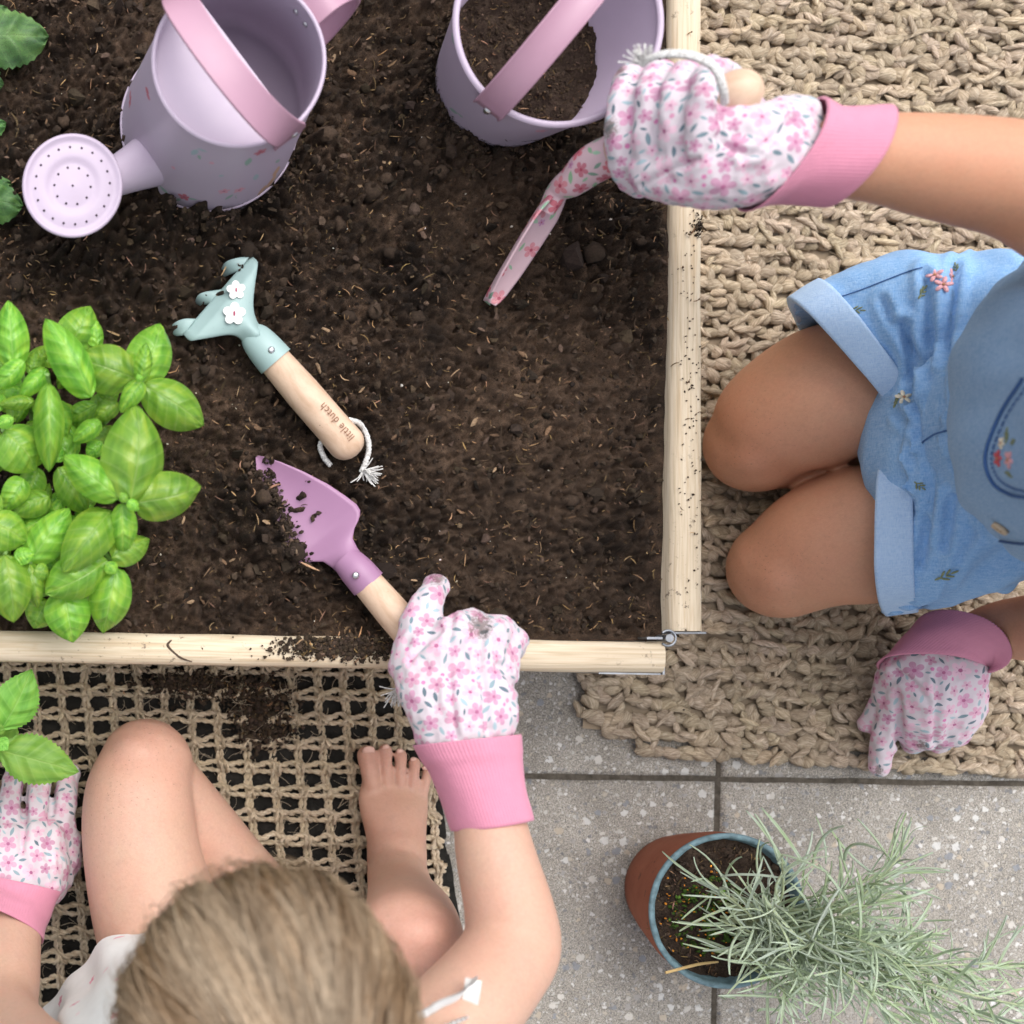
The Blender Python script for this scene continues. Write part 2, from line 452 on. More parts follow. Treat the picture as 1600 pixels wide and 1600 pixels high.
th_ = np.linspace(-2.4, 2.4, 14); tube(hp, [(hc.x + .006 * math.cos(t), hc.y + .006 * math.sin(t), BT - .001) for t in th_], .0009, 6)
hp.build('hinge_pin', M_zinc, bed)
# ---------------------------------------------------------------- soil
def m_soil():
    g = G('potting_soil', .92, .25)
    c = g.ramp(g.noise(45, 6, .7), [(.28, (.015, .0105, .0078)), (.5, (.040, .028, .0205)), (.72, (.085, .060, .044))])
    f = g.noise(900, 4, .75)
    c = g.mix(.7, c, g.ramp(f, [(.36, (.10, .09, .085)), (.62, (.95, .84, .74))]), 'OVERLAY')
    warm = g.ramp(g.noise(5, 3), [(.4, 0), (.7, .5)])
    c = g.mix(warm, c, (.085, .057, .040))
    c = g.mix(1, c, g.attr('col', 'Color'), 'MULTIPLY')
    fl = g.ramp(g.noise(700, 2, .5, g.scale(g.obj(), (1, 1, 1)), 1.5), [(.70, 0), (.74, .6)])
    c = g.mix(fl, c, (.13, .085, .05))
    g.set('Base Color', c); g.set('Normal', g.bump(g.math('ADD', f, g.noise(350, 5, .8)), 1, .0022)); return g.m
M_soil = m_soil()
def m_col(name, rough=.85, spec=.25):
    g = G(name, rough, spec); g.set('Base Color', g.mix(.6, g.attr('col', 'Color'), g.ramp(g.noise(700, 3, .7), [(.3, (.2, .2, .2)), (.7, (.8, .8, .8))]), 'OVERLAY'))
    g.set('Normal', g.bump(g.noise(800, 3), .6, .0008)); return g.m
M_crumb = m_col('soil_crumbs', .95)
M_fibre = m_col('plant_fibre', .8)
cell = .0016
sx0, sx1 = at(-260, 0, SOILZ).x, at(1051.5, 0, BT).x - .0005
sy0, sy1 = at(0, 1001, BT).y, at(0, -190, SOILZ).y
nxs, nys = int((sx1 - sx0) / cell), int((sy1 - sy0) / cell)
gx = np.linspace(sx0, sx1, nxs); gy = np.linspace(sy0, sy1, nys); X, Y = np.meshgrid(gx, gy)
PX = X / mpp(SOILZ) + NX; PY = NY - Y / mpp(SOILZ)
H = SOILZ + spectral(nxs, nys, cell, 1.6, .06, .4, 11) * .0032 + spectral(nxs, nys, cell, 1.2, .012, .06, 12) * .0019
def gauss_(cx, cy, rx, ry): return np.exp(-((PX - cx) / rx) ** 2 - ((PY - cy) / ry) ** 2)
c1 = spectral(nxs, nys, cell, .8, .005, .016, 13); H += np.where(c1 > 0, c1 * .0021, c1 * .0017)
c2 = spectral(nxs, nys, cell, .6, .012, .034, 15); patch = np.clip(spectral(nxs, nys, cell, 1.5, .12, .5, 16) * .6 + .55, 0, 1.3) + gauss_(120, 330, 260, 260) + gauss_(640, 300, 160, 200)
H += np.clip(np.abs(c2) - .35, 0, 3) * .0050 * patch - .002 * patch
H += spectral(nxs, nys, cell, .3, .0032, .007, 14) * .0010
def gauss(cx, cy, rx, ry, a, rot=0):
    dx = PX - cx; dy = PY - cy; ca, sa = math.cos(rot), math.sin(rot)
    u = (dx * ca + dy * sa) / rx; v = (-dx * sa + dy * ca) / ry
    return a * np.exp(-(u * u + v * v))
for q in [(620, 390, 90, 60, -.008), (700, 850, 130, 60, -.007), (560, 980, 200, 40, -.006), (800, 600, 150, 90, .005), (330, 560, 70, 50, -.005),
          (520, 300, 60, 60, .004), (880, 760, 70, 60, .006), (960, 900, 70, 60, -.004), (300, 930, 90, 60, .004), (120, 120, 80, 80, -.006), (600, 130, 90, 120, -.004)]:
    H += gauss(*q)
H += gauss(1060, 250, 60, 420, .013) + gauss(1060, 850, 40, 160, -.004)      # banked against the side board
# soil heaped over the buried side of the trowel and the can / bucket feet
MOUND = 1
def sidemound(px, py, r, a): return gauss(px, py, r, r, a)
H += gauss(408, 818, 34, 88, .020, -.28) + gauss(446, 872, 22, 22, .011) + gauss(388, 772, 20, 26, .010)
for px, py, a in [(300, 342, .010), (345, 348, .007), (225, 325, .004), (182, 250, .006), (690, 165, .012), (730, 215, .010), (790, 240, .005), (700, 190, .006), (430, 305, .005), (250, 322, .004)]: H += gauss(px, py, 24, 22, a)
wb = np.exp(-((sx1 - X) / .007) ** 2) + np.exp(-((Y - sy0) / .006) ** 2); wb = np.clip(wb, 0, 1)
Hb = SOILZ + gauss(1060, 250, 60, 420, .012) + gauss(1060, 850, 40, 160, -.003) + .0010 * np.interp(Y, gy, spectral(nys, 8, cell, 1.0, .02, .2, 19)[3]) * (X > sx1 - .03)
H = H * (1 - wb) + Hb * wb
H = np.minimum(H, np.where(X > at(1036, 0, BT).x, BT - .003, 9))
H = np.minimum(H, np.where(Y < at(0, 985, BT).y, BT - .012, 9))
def hsoil(x, y):
    i = min(max(int((x - sx0) / cell), 0), nxs - 1); j = min(max(int((y - sy0) / cell), 0), nys - 1); return H[j, i]
damp_shade = 1.15 + .30 * spectral(nxs, nys, cell, 1.4, .04, .4, 17) + .22 * spectral(nxs, nys, cell, .8, .008, .03, 18)      # damp and dry patches, with painted hollow shade
for q in [(120, 200, 200, 260, -.45), (600, 130, 110, 160, -.35), (620, 400, 110, 80, -.35), (690, 860, 130, 60, -.35), (300, 570, 80, 60, -.4), (290, 920, 110, 70, .8), (880, 620, 170, 170, .45), (480, 330, 80, 120, .3), (960, 300, 90, 160, .25)]: damp_shade += gauss(*q)  # hollows darkened as painted shade, dry spots lightened
damp_shade = np.clip(damp_shade, .38, 2.3).reshape(-1, 1) * np.array([[1, .97, .93]])
b = MB(); b.add(np.stack([X, Y, H], -1).reshape(-1, 3), grid_faces(nxs, nys), c=damp_shade)
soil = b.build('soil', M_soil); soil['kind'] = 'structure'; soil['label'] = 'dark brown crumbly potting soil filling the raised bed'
def crumb_cloud(b, pts, rmin, rmax, base=(.042, .030, .0225), var=.5, big=.15, seed=1):
    g = np.random.default_rng(seed)
    V1, F1 = ICO1
    for p in pts:
        r = rmin * (rmax / rmin) ** (g.random() ** 2.6)
        v = V1 * (1 + np.clip(g.normal(0, .34, (len(V1), 1)), -.6, .8)) * r * g.uniform(.5, 1.3, 3)
        q = Matrix.Rotation(g.uniform(0, 6.28), 3, Vector(g.normal(0, 1, 3)).normalized())
        s = g.uniform(1 - var, 1 + var) * (1 if g.random() > .06 else 2.3)
        b.add(v @ np.array(q).T + np.array(p) + [0, 0, r * .3], F1, c=np.array(base) * s * [1, g.uniform(.9, 1.0), g.uniform(.75, .95)])
def fibre_cloud(b, pts, lmin, lmax, seed=2, lift=.0012, wide=.00045):
    g = np.random.default_rng(seed)
    for p in pts:
        L = lmin * (lmax / lmin) ** (g.random() ** 2); a = g.uniform(0, 6.28); cv = g.normal(0, .5); w = wide * g.uniform(.5, 1.6) * (1 + L * 40)
        t = np.linspace(-.5, .5, 4); ang_ = a + cv * t * 2
        xy = np.cumsum(np.stack([np.cos(ang_), np.sin(ang_)], 1) * L / 3, 0); z = lift + g.normal(0, .0006) + t * g.normal(0, .25) * L
        P = np.c_[xy, z] + np.array(p)
        s = g.choice([.25, .45, .7, 1, 1.5, 2.2], p=[.2, .24, .22, .18, .11, .05])
        tube(b, P, np.array([.4, 1, 1, .3]) * w, 3, caps=False, c=np.array([.20, .125, .072]) * s * [1, g.uniform(.85, 1.1), g.uniform(.7, 1.1)])
def soil_pts(n, seed):
    g = np.random.default_rng(seed); out = []
    for _ in range(n):
        x = g.uniform(sx0 + .06, sx1 - .003); y = g.uniform(sy0 + .003, sy1 - .06); out.append((x, y, hsoil(x, y)))
    return out
b = MB(); crumb_cloud(b, soil_pts(9000, 21), .0006, .0030, var=.75, seed=3); crumb_cloud(b, [p for p in soil_pts(420, 26) if p[0] < sx1 - .012 and p[1] > sy0 + .01], .0024, .0078, base=(.032, .023, .0175), seed=5)
o = b.build('soil_crumbs', M_crumb, smooth=False); tag(o, 'loose crumbs and small clods scattered over the dark bed soil', 'soil', kind='stuff')
b = MB(); fibre_cloud(b, soil_pts(6500, 22), .0018, .011, wide=.0003); fibre_cloud(b, soil_pts(45, 23), .010, .024, seed=4, wide=.00045)
o = b.build('bark_fibres', M_fibre); tag(o, 'tan bark shreds and root fibres strewn through the bed soil', 'bark fibres', kind='stuff')
# clods
gq_ = np.random.default_rng(63); b = MB()
for _ in range(95):
    if gq_.random() < .7: px, py = gq_.uniform(20, 760), gq_.uniform(0, 520)
    else: px, py = gq_.uniform(250, 1010), gq_.uniform(350, 970)
    p = at(px, py, .178); r_ = gq_.uniform(.0032, .0070); v = ICO2[0].copy(); sd0 = gq_.uniform(0, 50)
    dn = np.array([noise.fractal(Vector(q) * 1.6 + Vector((sd0, 0, 0)), .7, 2, 4) for q in v]); v = v * (1 + .42 * dn[:, None] + gq_.normal(0, .05, (len(v), 1))) * r_ * gq_.uniform(.75, 1.2, 3) * [1, 1, .8]
    b.add(v + [p.x, p.y, hsoil(p.x, p.y) + r_ * .15], ICO2[1], c=np.array([.042, .0275, .0185]) * gq_.uniform(.6, 1.5))
o = b.build('soil_clods', M_crumb); tag(o, 'larger rough clods of damp soil between the can and the rake', 'soil', kind='stuff')
# crumbs heaped on the buried edge of the trowel and round the feet of can and bucket
gq_ = np.random.default_rng(28); pts = []
for _ in range(620):
    t = gq_.random(); px = 404 + 66 * t + gq_.normal(0, 9); py = 728 + 160 * t + gq_.normal(0, 7); p = at(px, py, .18); pts.append((p.x, p.y, max(hsoil(p.x, p.y), .1815 + .006 * t) + .0003))
for cx, cy, rr_ in ((.191, .4035, .0705), (.4236, .4432, .0575)):
    for _ in range(420):
        a = gq_.uniform(2.2, 6.0); r_ = rr_ + abs(gq_.normal(0, .004)); x, y = cx + r_ * math.cos(a), cy + r_ * math.sin(a); pts.append((x, y, hsoil(x, y)))
b = MB(); crumb_cloud(b, pts, .0007, .0030, var=.7, seed=29)
o = b.build('heaped_crumbs', M_crumb, smooth=False); tag(o, 'loose crumbs heaped against the trowel blade and the feet of can and bucket', 'soil', kind='stuff')
# flat bark chips
gq_ = np.random.default_rng(61); b = MB()
for p in soil_pts(420, 62):
    L = gq_.uniform(.0016, .0048); v = ICO1[0] * (1 + gq_.normal(0, .18, (len(ICO1[0]), 1))) * [L, L * gq_.uniform(.22, .5), L * .16]
    q_ = Matrix.Rotation(gq_.uniform(0, 6.28), 3, 'Z') @ Matrix.Rotation(gq_.normal(0, .35), 3, 'X'); cl = np.array([(.16, .095, .055), (.07, .045, .03), (.30, .20, .12), (.11, .07, .05)][gq_.integers(4)]) * gq_.uniform(.6, 1.2)
    b.add(v @ np.array(q_).T + np.array(p) + [0, 0, .0012], ICO1[1], c=cl)
o = b.build('bark_chips', M_fibre, smooth=False); tag(o, 'small flat brown bark chips lying on the bed soil', 'bark chips', kind='stuff')
# white perlite specks
b = MB(); crumb_cloud(b, soil_pts(90, 24), .0006, .0011, base=(.7, .69, .66), var=.2, seed=6)
o = b.build('perlite_specks', M_crumb); tag(o, 'tiny white perlite specks dotted over the bed soil', 'perlite', kind='stuff')
# soil spilt on the front board and on the mat
def spill(name, label, boxes, zf, n, seed, rmax=.0026):
    g = np.random.default_rng(seed); pts = []
    for _ in range(n):
        x0, y0, x1, y1 = boxes[g.integers(len(boxes))]
        px = g.normal((x0 + x1) / 2, (x1 - x0) / 3.4); py = g.normal((y0 + y1) / 2, (y1 - y0) / 3.4)
        z = zf(px, py)
        if z is None: continue
        p = at(px, py, z); pts.append((p.x, p.y, z + g.uniform(0, .0022)))
    b = MB(); crumb_cloud(b, pts, .0007, rmax, seed=seed + 1); fibre_cloud(b, pts[::14], .003, .009, seed=seed + 2)
    o = b.build(name, M_crumb); return tag(o, label, 'soil', kind='stuff')
def on_board(px, py):
    lo = 978 + px * .0175; hi = lo + 52
    if px > 628 or not (lo + 4 < py < hi + 1): return None
    return BT - .0005
spill('spilt_soil', 'dark soil spilt on top of the pale front board beside the gloved fist', [(440, 992, 640, 1030), (450, 1000, 600, 1026), (520, 992, 630, 1022)], on_board, 1900, 40)
def on_side(px, py): return BT - .0005 if 1056 < px < 1097 else None
spill('soil_smudge', 'small dark smudge of soil on the top of the side board', [(1082, 343, 1100, 372)], on_side, 70, 44, .0014)
spill('board_specks', 'sparse specks of soil along the top of the side board', [(1060, 100, 1098, 950), (1060, 300, 1098, 900)], on_side, 150, 47, .0009)
# ================================================================== rugs
def m_rope(name, lo, mid, hi, rand_amt=.35, fscale=(55, 26, 1)):
    g = G(name, .8, .25)
    fu = g.attr('fuv')
    f = g.noise(1, 4, .65, g.scale(fu, fscale), .5)
    c = g.ramp(f, [(.25, lo), (.5, mid), (.75, hi)])
    c = g.mix(rand_amt, c, g.mix(1, g.attr('col', 'Color'), (.5, .5, .5)) if False else g.attr('col', 'Color'), 'MULTIPLY')
    g.set('Base Color', c)
    g.set('Normal', g.bump(f, 1, .0022)); return g.m
M_jute = m_rope('jute_yarn', (.20, .148, .095), (.48, .385, .28), (.76, .66, .52), .55, (130, 24, 1))
M_sea = m_rope('seagrass_cord', (.36, .27, .17), (.76, .62, .445), (.95, .86, .70), .40, (110, 9, 1))
rc = at(1300, 640, 0)
rug = empty('jute_rug', (rc.x, rc.y, 0), 'chunky knobbly natural jute rug under the kneeling child in denim', 'rug')
g = np.random.default_rng(5)
# each row: a run of fat twisted tufts with small knots between
def tuft(b, c, L, r, yaw, pitch, col, hz=.8):
    n = 7; m = 6
    t = np.linspace(-1, 1, m); prof = np.sqrt(np.clip(1 - np.abs(t) ** 2.4, 0, 1)) * .98 + .02
    th = np.linspace(0, 2 * math.pi, n + 1); bend = g.normal(0, .18)
    ph = g.uniform(0, 6.28); tw = g.uniform(.6, 1.6) * g.choice([-1, 1])
    lump = 1 + .16 * np.sin(2 * th[None, :] + ph + tw * t[:, None] * 2) + .08 * np.sin(3 * th[None, :] + ph * 2)
    lump[:, -1] = lump[:, 0]
    X = np.broadcast_to((t * L / 2)[:, None], (m, n + 1)); Yv = np.cos(th)[None, :] * prof[:, None] * r * lump + (bend * L * .5 * (t ** 2))[:, None]
    Z = np.sin(th)[None, :] * prof[:, None] * r * lump * hz
    V = np.stack([X, Yv, Z], -1).reshape(-1, 3)
    M = Matrix.Rotation(yaw, 3, 'Z') @ Matrix.Rotation(pitch, 3, 'Y')
    V = V @ np.array(M).T + np.array(c)
    uv = np.stack(np.broadcast_arrays((t * L / 2)[:, None] + g.uniform(0, 9), (th / 6.2832)[None, :] * r / .006 + t[:, None] * .12 * tw + g.uniform(0, 9)), -1).reshape(-1, 2)
    b.add(V, grid_faces(n + 1, m), uv, col)
RUGZ = .008
ra = R(-3.3)
row_pitch = .0140
O = at(906, 1152, .008)
x_end = at(1690, 0, 0).x - O.x
ca, sa = math.cos(ra), math.sin(ra)
def rug_xy(u, w): return O.x + u * ca - w * sa, O.y + u * sa + w * ca
nrows = 58
for j in range(-1, nrows):
    b = MB(); w = j * row_pitch + row_pitch * .4
    u = g.uniform(-.003, .004)
    u += {0: .022, -1: .05}.get(j, 0)
    while u < x_end:
        L = g.uniform(.008, .016); r = g.uniform(.0050, .0072); x, y = rug_xy(u + L / 2, w + g.normal(0, .0014))
        s = g.uniform(.62, 1.12); col = np.array([1, g.uniform(.93, 1.0), g.uniform(.84, 1.0)]) * s
        tuft(b, (x, y, RUGZ + g.normal(0, .001)), L * 1.45, r, ra + g.normal(0, .20) + g.choice([-.24, .24]), g.normal(0, .15), col)
        if g.random() < .70:
            x, y = rug_xy(u + g.uniform(-.002, .002), w + row_pitch * .5 + g.normal(0, .0015))
            tuft(b, (x, y, RUGZ + .0015), g.uniform(.011, .017), g.uniform(.0030, .0044), ra + math.pi / 2 + g.normal(0, .35), g.normal(0, .2), col * g.uniform(.85, 1.15))
        if g.random() < .5:
            x, y = rug_xy(u + g.uniform(0, L), w + g.normal(0, .003))
            tuft(b, (x, y, RUGZ + .005), g.uniform(.016, .026), g.uniform(.0022, .0036), ra + g.normal(0, .5), g.normal(0, .15), col * g.uniform(.95, 1.25))
        u += L
    b.build('braided_row', M_jute, rug)
b = MB(); q = [rug_xy(.004, .008), rug_xy(x_end - .002, -.004), rug_xy(x_end - .002, nrows * row_pitch), rug_xy(.004, nrows * row_pitch)]
b.add([(x, y, .0035) for x, y in q], [[0, 1, 2, 3]], [(0, 0)] * 4, (.45, .42, .38)); b.build('backing', M_jute, rug)
# loose hairs
b = MB(); hp_ = []
for _ in range(1800):
    x, y = rug_xy(g.uniform(0, x_end), g.uniform(0, nrows * row_pitch)); hp_.append((x, y, .0155))
gg = np.random.default_rng(77)
for p in hp_:
    L = gg.uniform(.008, .024); a = ra + gg.normal(0, .7); t = np.linspace(-.5, .5, 4); an = a + gg.normal(0, 1.2) * t
    xy = np.cumsum(np.stack([np.cos(an), np.sin(an)], 1) * L / 3, 0)
    tube(b, np.c_[xy, -np.abs(t) * .006 + gg.uniform(-.002, .002)] + np.array(p), gg.uniform(.00012, .00035), 3, caps=False, c=np.array([1, .95, .85]) * gg.uniform(.7, 1.4))
o = b.build('loose_fibre', M_jute, rug); o['kind'] = 'stuff'

# ---------------------------------------------------------------- open seagrass mat
mc = at(340, 1300, 0)
mat_ = empty('seagrass_mat', (mc.x, mc.y, 0), 'open weave seagrass mat of knotted cords under the sitting toddler', 'mat')
g = np.random.default_rng(8)
MA = R(-1.0)
ca2, sa2 = math.cos(MA), math.sin(MA)
MO = at(655, 1042, .006)
def mat_xy(u, w): return MO.x + u * ca2 - w * sa2, MO.y + u * sa2 + w * ca2
cp, rp = .0232, .0218
ncol, nrow = 23, 18
skew = .0022          # right edge drifts right going down
def cord(b, P, r, col, plies=2, pitch=.011, seg=.0025):
    """twisted cord: plies wound round the line P"""
    P = np.asarray(P, float); Ls = np.concatenate([[0], np.cumsum(np.linalg.norm(np.diff(P, axis=0), axis=1))])
    n = max(8, int(Ls[-1] / seg)); s = np.linspace(0, Ls[-1], n); Q = np.stack([np.interp(s, Ls, P[:, k]) for k in range(3)], 1)
    T, A, B = frames(Q); ph0 = g.uniform(0, 6.28)
    for k in range(plies):
        ph = ph0 + 2 * math.pi * k / plies + s / pitch * 2 * math.pi
        C = Q + (A * np.cos(ph)[:, None] + B * np.sin(ph)[:, None]) * r * .52
        sc = g.uniform(.7, 1.1); jit = 1 + .12 * np.interp(s, np.linspace(0, Ls[-1], max(3, n // 4)), g.normal(0, 1, max(3, n // 4)))
        mb0 = MB(); tube(mb0, C, r * .68 * jit, 5, caps=False)
        uv = mb0.uv[0]; uv = np.stack([uv[:, 1] + g.uniform(0, 9), uv[:, 0] + uv[:, 1] * 30 + g.uniform(0, 9)], 1)
        b.add(mb0.v[0], mb0.f[0], uv, np.asarray(col) * sc)
def tint(): return np.array([1, g.uniform(.94, 1.0), g.uniform(.86, 1.0)]) * g.uniform(.75, 1.1)
colx = lambda i, w: -i * cp + g.normal(0, .0006) - w * .11
for i in range(ncol):
    b = MB(); col = tint(); pts = []
    for jj in range(nrow * 2 + 1):
        w = -jj * rp / 2 + .004; x, y = mat_xy(-i * cp - w * .11 + g.normal(0, .0007), w)
        pts.append((x, y, .0045 + (.0012 if jj % 2 else -.001)))
    P = catmull(pts, len(pts) * 4)
    off = np.array([ca2, sa2, 0]) * .0018
    cord(b, P + off, .0020, col, 2, .013); cord(b, P - off, .0020, tint(), 2, .013)
    b.build('warp_cord', M_sea, mat_)
for j in range(nrow):
    b = MB(); col = tint(); w0 = -j * rp - rp * .25
    up_, dn_ = [], []; nn = ncol * 4
    for k in range(nn + 1):
        i = k / 4; w = w0 + g.normal(0, .0005); ph = i * 2 * math.pi
        u = -i * cp - w * .11 + .006
        bow = .0034 * (.5 - .5 * math.cos(ph))
        x, y = mat_xy(u, w + .0022 + bow * .9); up_.append((x, y, .0085 + .0022 * math.cos(ph)))
        x, y = mat_xy(u, w - .0022 - bow * .15); dn_.append((x, y, .0078 - .0015 * math.cos(ph)))
    cord(b, catmull(up_, nn * 4), .0024, col, 2, .015); cord(b, catmull(dn_, nn * 4), .0022, tint(), 2, .014)
    for i in range(ncol):            # knots where the cords cross
        u = -i * cp - w0 * .11 + .006 * 0
        for q in range(2):
            x, y = mat_xy(u + g.normal(0, .0008) + (q - .5) * .0042, w0 + g.normal(0, .0006)); a0 = MA + math.pi / 2 + g.normal(0, .35) + (q - .5) * .6
            t = np.linspace(-1.9, 1.9, 11); d = np.array([math.cos(a0), math.sin(a0)])
            P = np.stack([x + d[0] * np.sin(t) * .0054, y + d[1] * np.sin(t) * .0054, .0052 + np.cos(t) * .0072], 1)
            cord(b, P, .0017, tint(), 2, .012)
    b.build('weft_cord', M_sea, mat_)
b = MB()
for _ in range(1500):
    x, y = mat_xy(-g.uniform(0, ncol * cp), -g.uniform(0, nrow * rp)); L = g.uniform(.006, .02); a = g.uniform(0, 6.28); t = np.linspace(-.5, .5, 5); an = a + g.normal(0, 1) * t
    xy = np.cumsum(np.stack([np.cos(an), np.sin(an)], 1) * L / 4, 0)
    tube(b, np.c_[xy, t * 0 + g.uniform(-.002, .003)] + [x, y, .012], g.uniform(.00012, .0003), 3, caps=False, c=tint())
o = b.build('loose_fibre', M_sea, mat_); o['kind'] = 'stuff'
def on_mat(px, py): return .010 if py > 1046 else None
spill('soil_on_mat', 'dark soil spilt over the cords of the open seagrass mat', [(230, 1050, 440, 1095), (355, 1070, 450, 1130), (370, 1110, 445, 1165), (240, 1055, 330, 1080)], on_mat, 2600, 50, .003)
# ================================================================== printed patterns
def print_attrs(me, el):
    """el: list of (point, normal, angle, size, type, colour, colour2); every face takes the local frame of its nearest element"""
    nP = len(me.polygons); C = np.zeros(nP * 3, np.float32); me.polygons.foreach_get('center', C); C = C.reshape(-1, 3)
    Nn = np.zeros(nP * 3, np.float32); me.polygons.foreach_get('normal', Nn); Nn = Nn.reshape(-1, 3)
    EP = np.array([list(e[0]) for e in el]); EN = np.array([list(e[1]) for e in el]); ES = np.array([e[3] for e in el])
    best = np.zeros(nP, int)
    for i in range(0, nP, 4000):
        d = np.linalg.norm(C[i:i + 4000, None] - EP[None], axis=2) / ES[None]
        d += np.where(Nn[i:i + 4000] @ EN.T < .1, 4, 0)
        best[i:i + 4000] = d.argmin(1)
    T1 = []; T2 = []
    for e in el:
        n = Vector(e[1]).normalized(); t = n.orthogonal().normalized() if abs(n.z) < .2 else (Vector((1, 0, 0)) - n * n.x).normalized()
        t.rotate(Matrix.Rotation(e[2], 3, n)); T1.append(t[:]); T2.append(n.cross(t)[:])
    T1 = np.array(T1); T2 = np.array(T2)
    L = len(me.loops); vi = np.zeros(L, np.int32); me.loops.foreach_get('vertex_index', vi)
    tot = np.zeros(nP, np.int32); me.polygons.foreach_get('loop_total', tot); lf = np.repeat(np.arange(nP), tot)
    co = mco(me)[vi]; be = best[lf]; d = co - EP[be]
    uvw = np.stack([(d * T1[be]).sum(1) / ES[be], (d * T2[be]).sum(1) / ES[be], np.zeros(L)], 1)
    a = me.attributes.new('pc', 'FLOAT_VECTOR', 'CORNER'); a.data.foreach_set('vector', uvw.ravel().astype(np.float32))
    a = me.attributes.new('pt', 'FLOAT', 'FACE'); a.data.foreach_set('value', np.array([e[4] for e in el], np.float32)[best])
    for nm, k in (('pcol', 5), ('pcol2', 6)):
        c = np.array([list(e[k]) for e in el])[best]
        a = me.attributes.new(nm, 'FLOAT_COLOR', 'FACE'); a.data.foreach_set('color', np.c_[c, np.ones(nP)].ravel().astype(np.float32))
def add_print(g, base, strength=1.0):
    pc = g.attr('pc'); sep = g.n('ShaderNodeSeparateXYZ', {0: pc}); u, v = sep.outputs[0], sep.outputs[1]; pt = g.attr('pt', 'Fac')
    r = g.n('ShaderNodeVectorMath', {0: pc}, operation='LENGTH').outputs['Value']
    th = g.math('ARCTAN2', v, u)
    lobe = g.math('POWER', g.math('ABSOLUTE', g.math('COSINE', g.math('MULTIPLY', th, 2.5))), .55)
    R1 = g.math('ADD', .30, g.math('MULTIPLY', lobe, .68))
    flower = g.math('LESS_THAN', r, R1)
    half = g.math('MULTIPLY', g.math('SUBTRACT', 1.0, g.math('MULTIPLY', u, u)), .36)
    leaf = g.math('LESS_THAN', g.math('ABSOLUTE', v), half)
    dot = g.math('LESS_THAN', g.math('ADD', r, g.math('MULTIPLY', u, .25)), .75)
    stem = g.math('MULTIPLY', g.math('LESS_THAN', g.math('ABSOLUTE', g.math('SUBTRACT', v, g.math('MULTIPLY', g.math('MULTIPLY', u, u), .3))), .07), g.math('LESS_THAN', g.math('ABSOLUTE', u), 1.0))
    def eq(k): return g.math('COMPARE', pt, float(k)) if False else g.n('ShaderNodeMath', {0: pt, 1: float(k), 2: .2}, operation='COMPARE').outputs[0]
    m = g.math('MULTIPLY', eq(1), flower)
    for k, s in ((2, leaf), (3, dot), (4, stem)): m = g.math('MAXIMUM', m, g.math('MULTIPLY', eq(k), s))
    cen = g.math('MULTIPLY', eq(1), g.math('LESS_THAN', r, .2))
    vein = g.math('MULTIPLY', eq(1), g.math('LESS_THAN', g.math('ABSOLUTE', g.math('SINE', g.math('MULTIPLY', th, 2.5))), .16))
    vein = g.math('MULTIPLY', vein, g.math('LESS_THAN', r, .5))
    pcol = g.mix(g.math('MAXIMUM', cen, g.math('MULTIPLY', vein, .6)), g.attr('pcol', 'Color'), g.attr('pcol2', 'Color'))
    return g.mix(g.math('MULTIPLY', m, strength), base, pcol)
PINKS = [(.60, .33, .44), (.66, .42, .52), (.55, .30, .42), (.68, .46, .55)]
LEAFS = [(.17, .24, .28), (.24, .33, .37), (.13, .18, .22), (.34, .45, .50)]
def scatter_print(me, seed, plan, density=4000, up_only=False):
    """plan: list of (type, size, share, colours, colour2)"""
    g = np.random.default_rng(seed); nP = len(me.polygons)
    C = np.zeros(nP * 3, np.float32); me.polygons.foreach_get('center', C); C = C.reshape(-1, 3)
    Nn = np.zeros(nP * 3, np.float32); me.polygons.foreach_get('normal', Nn); Nn = Nn.reshape(-1, 3)
    ar = np.zeros(nP, np.float32); me.polygons.foreach_get('area', ar); ar /= ar.sum()
    el = []; EP = np.zeros((0, 3)); ES = np.zeros(0)
    for typ, size, tries, cols, c2, space in plan:
        for i in g.choice(nP, tries, p=ar):
            s = size * g.uniform(.85, 1.15)
            if len(ES) and (np.linalg.norm(EP - C[i], axis=1) < (ES + s) * space).any(): continue
            col = np.array(cols[g.integers(len(cols))]) * g.uniform(.9, 1.1)
            el.append((C[i], Nn[i], g.uniform(0, 6.28), s, typ, col, c2)); EP = np.vstack([EP, C[i]]); ES = np.append(ES, s)
    print_attrs(me, el); return el
FLORAL = [(1, .0072, 1500, PINKS, (.40, .13, .25), 1.06), (1, .0046, 2200, PINKS, (.40, .13, .25), 1.0), (2, .0040, 3500, LEAFS, (0, 0, 0), .84),
          (3, .0020, 2500, [(.58, .20, .38), (.66, .3, .45)], (0, 0, 0), 1.0), (2, .0026, 4000, LEAFS, (0, 0, 0), .9), (4, .0034, 1500, [(.55, .33, .38), (.35, .38, .40)], (0, 0, 0), .9)]

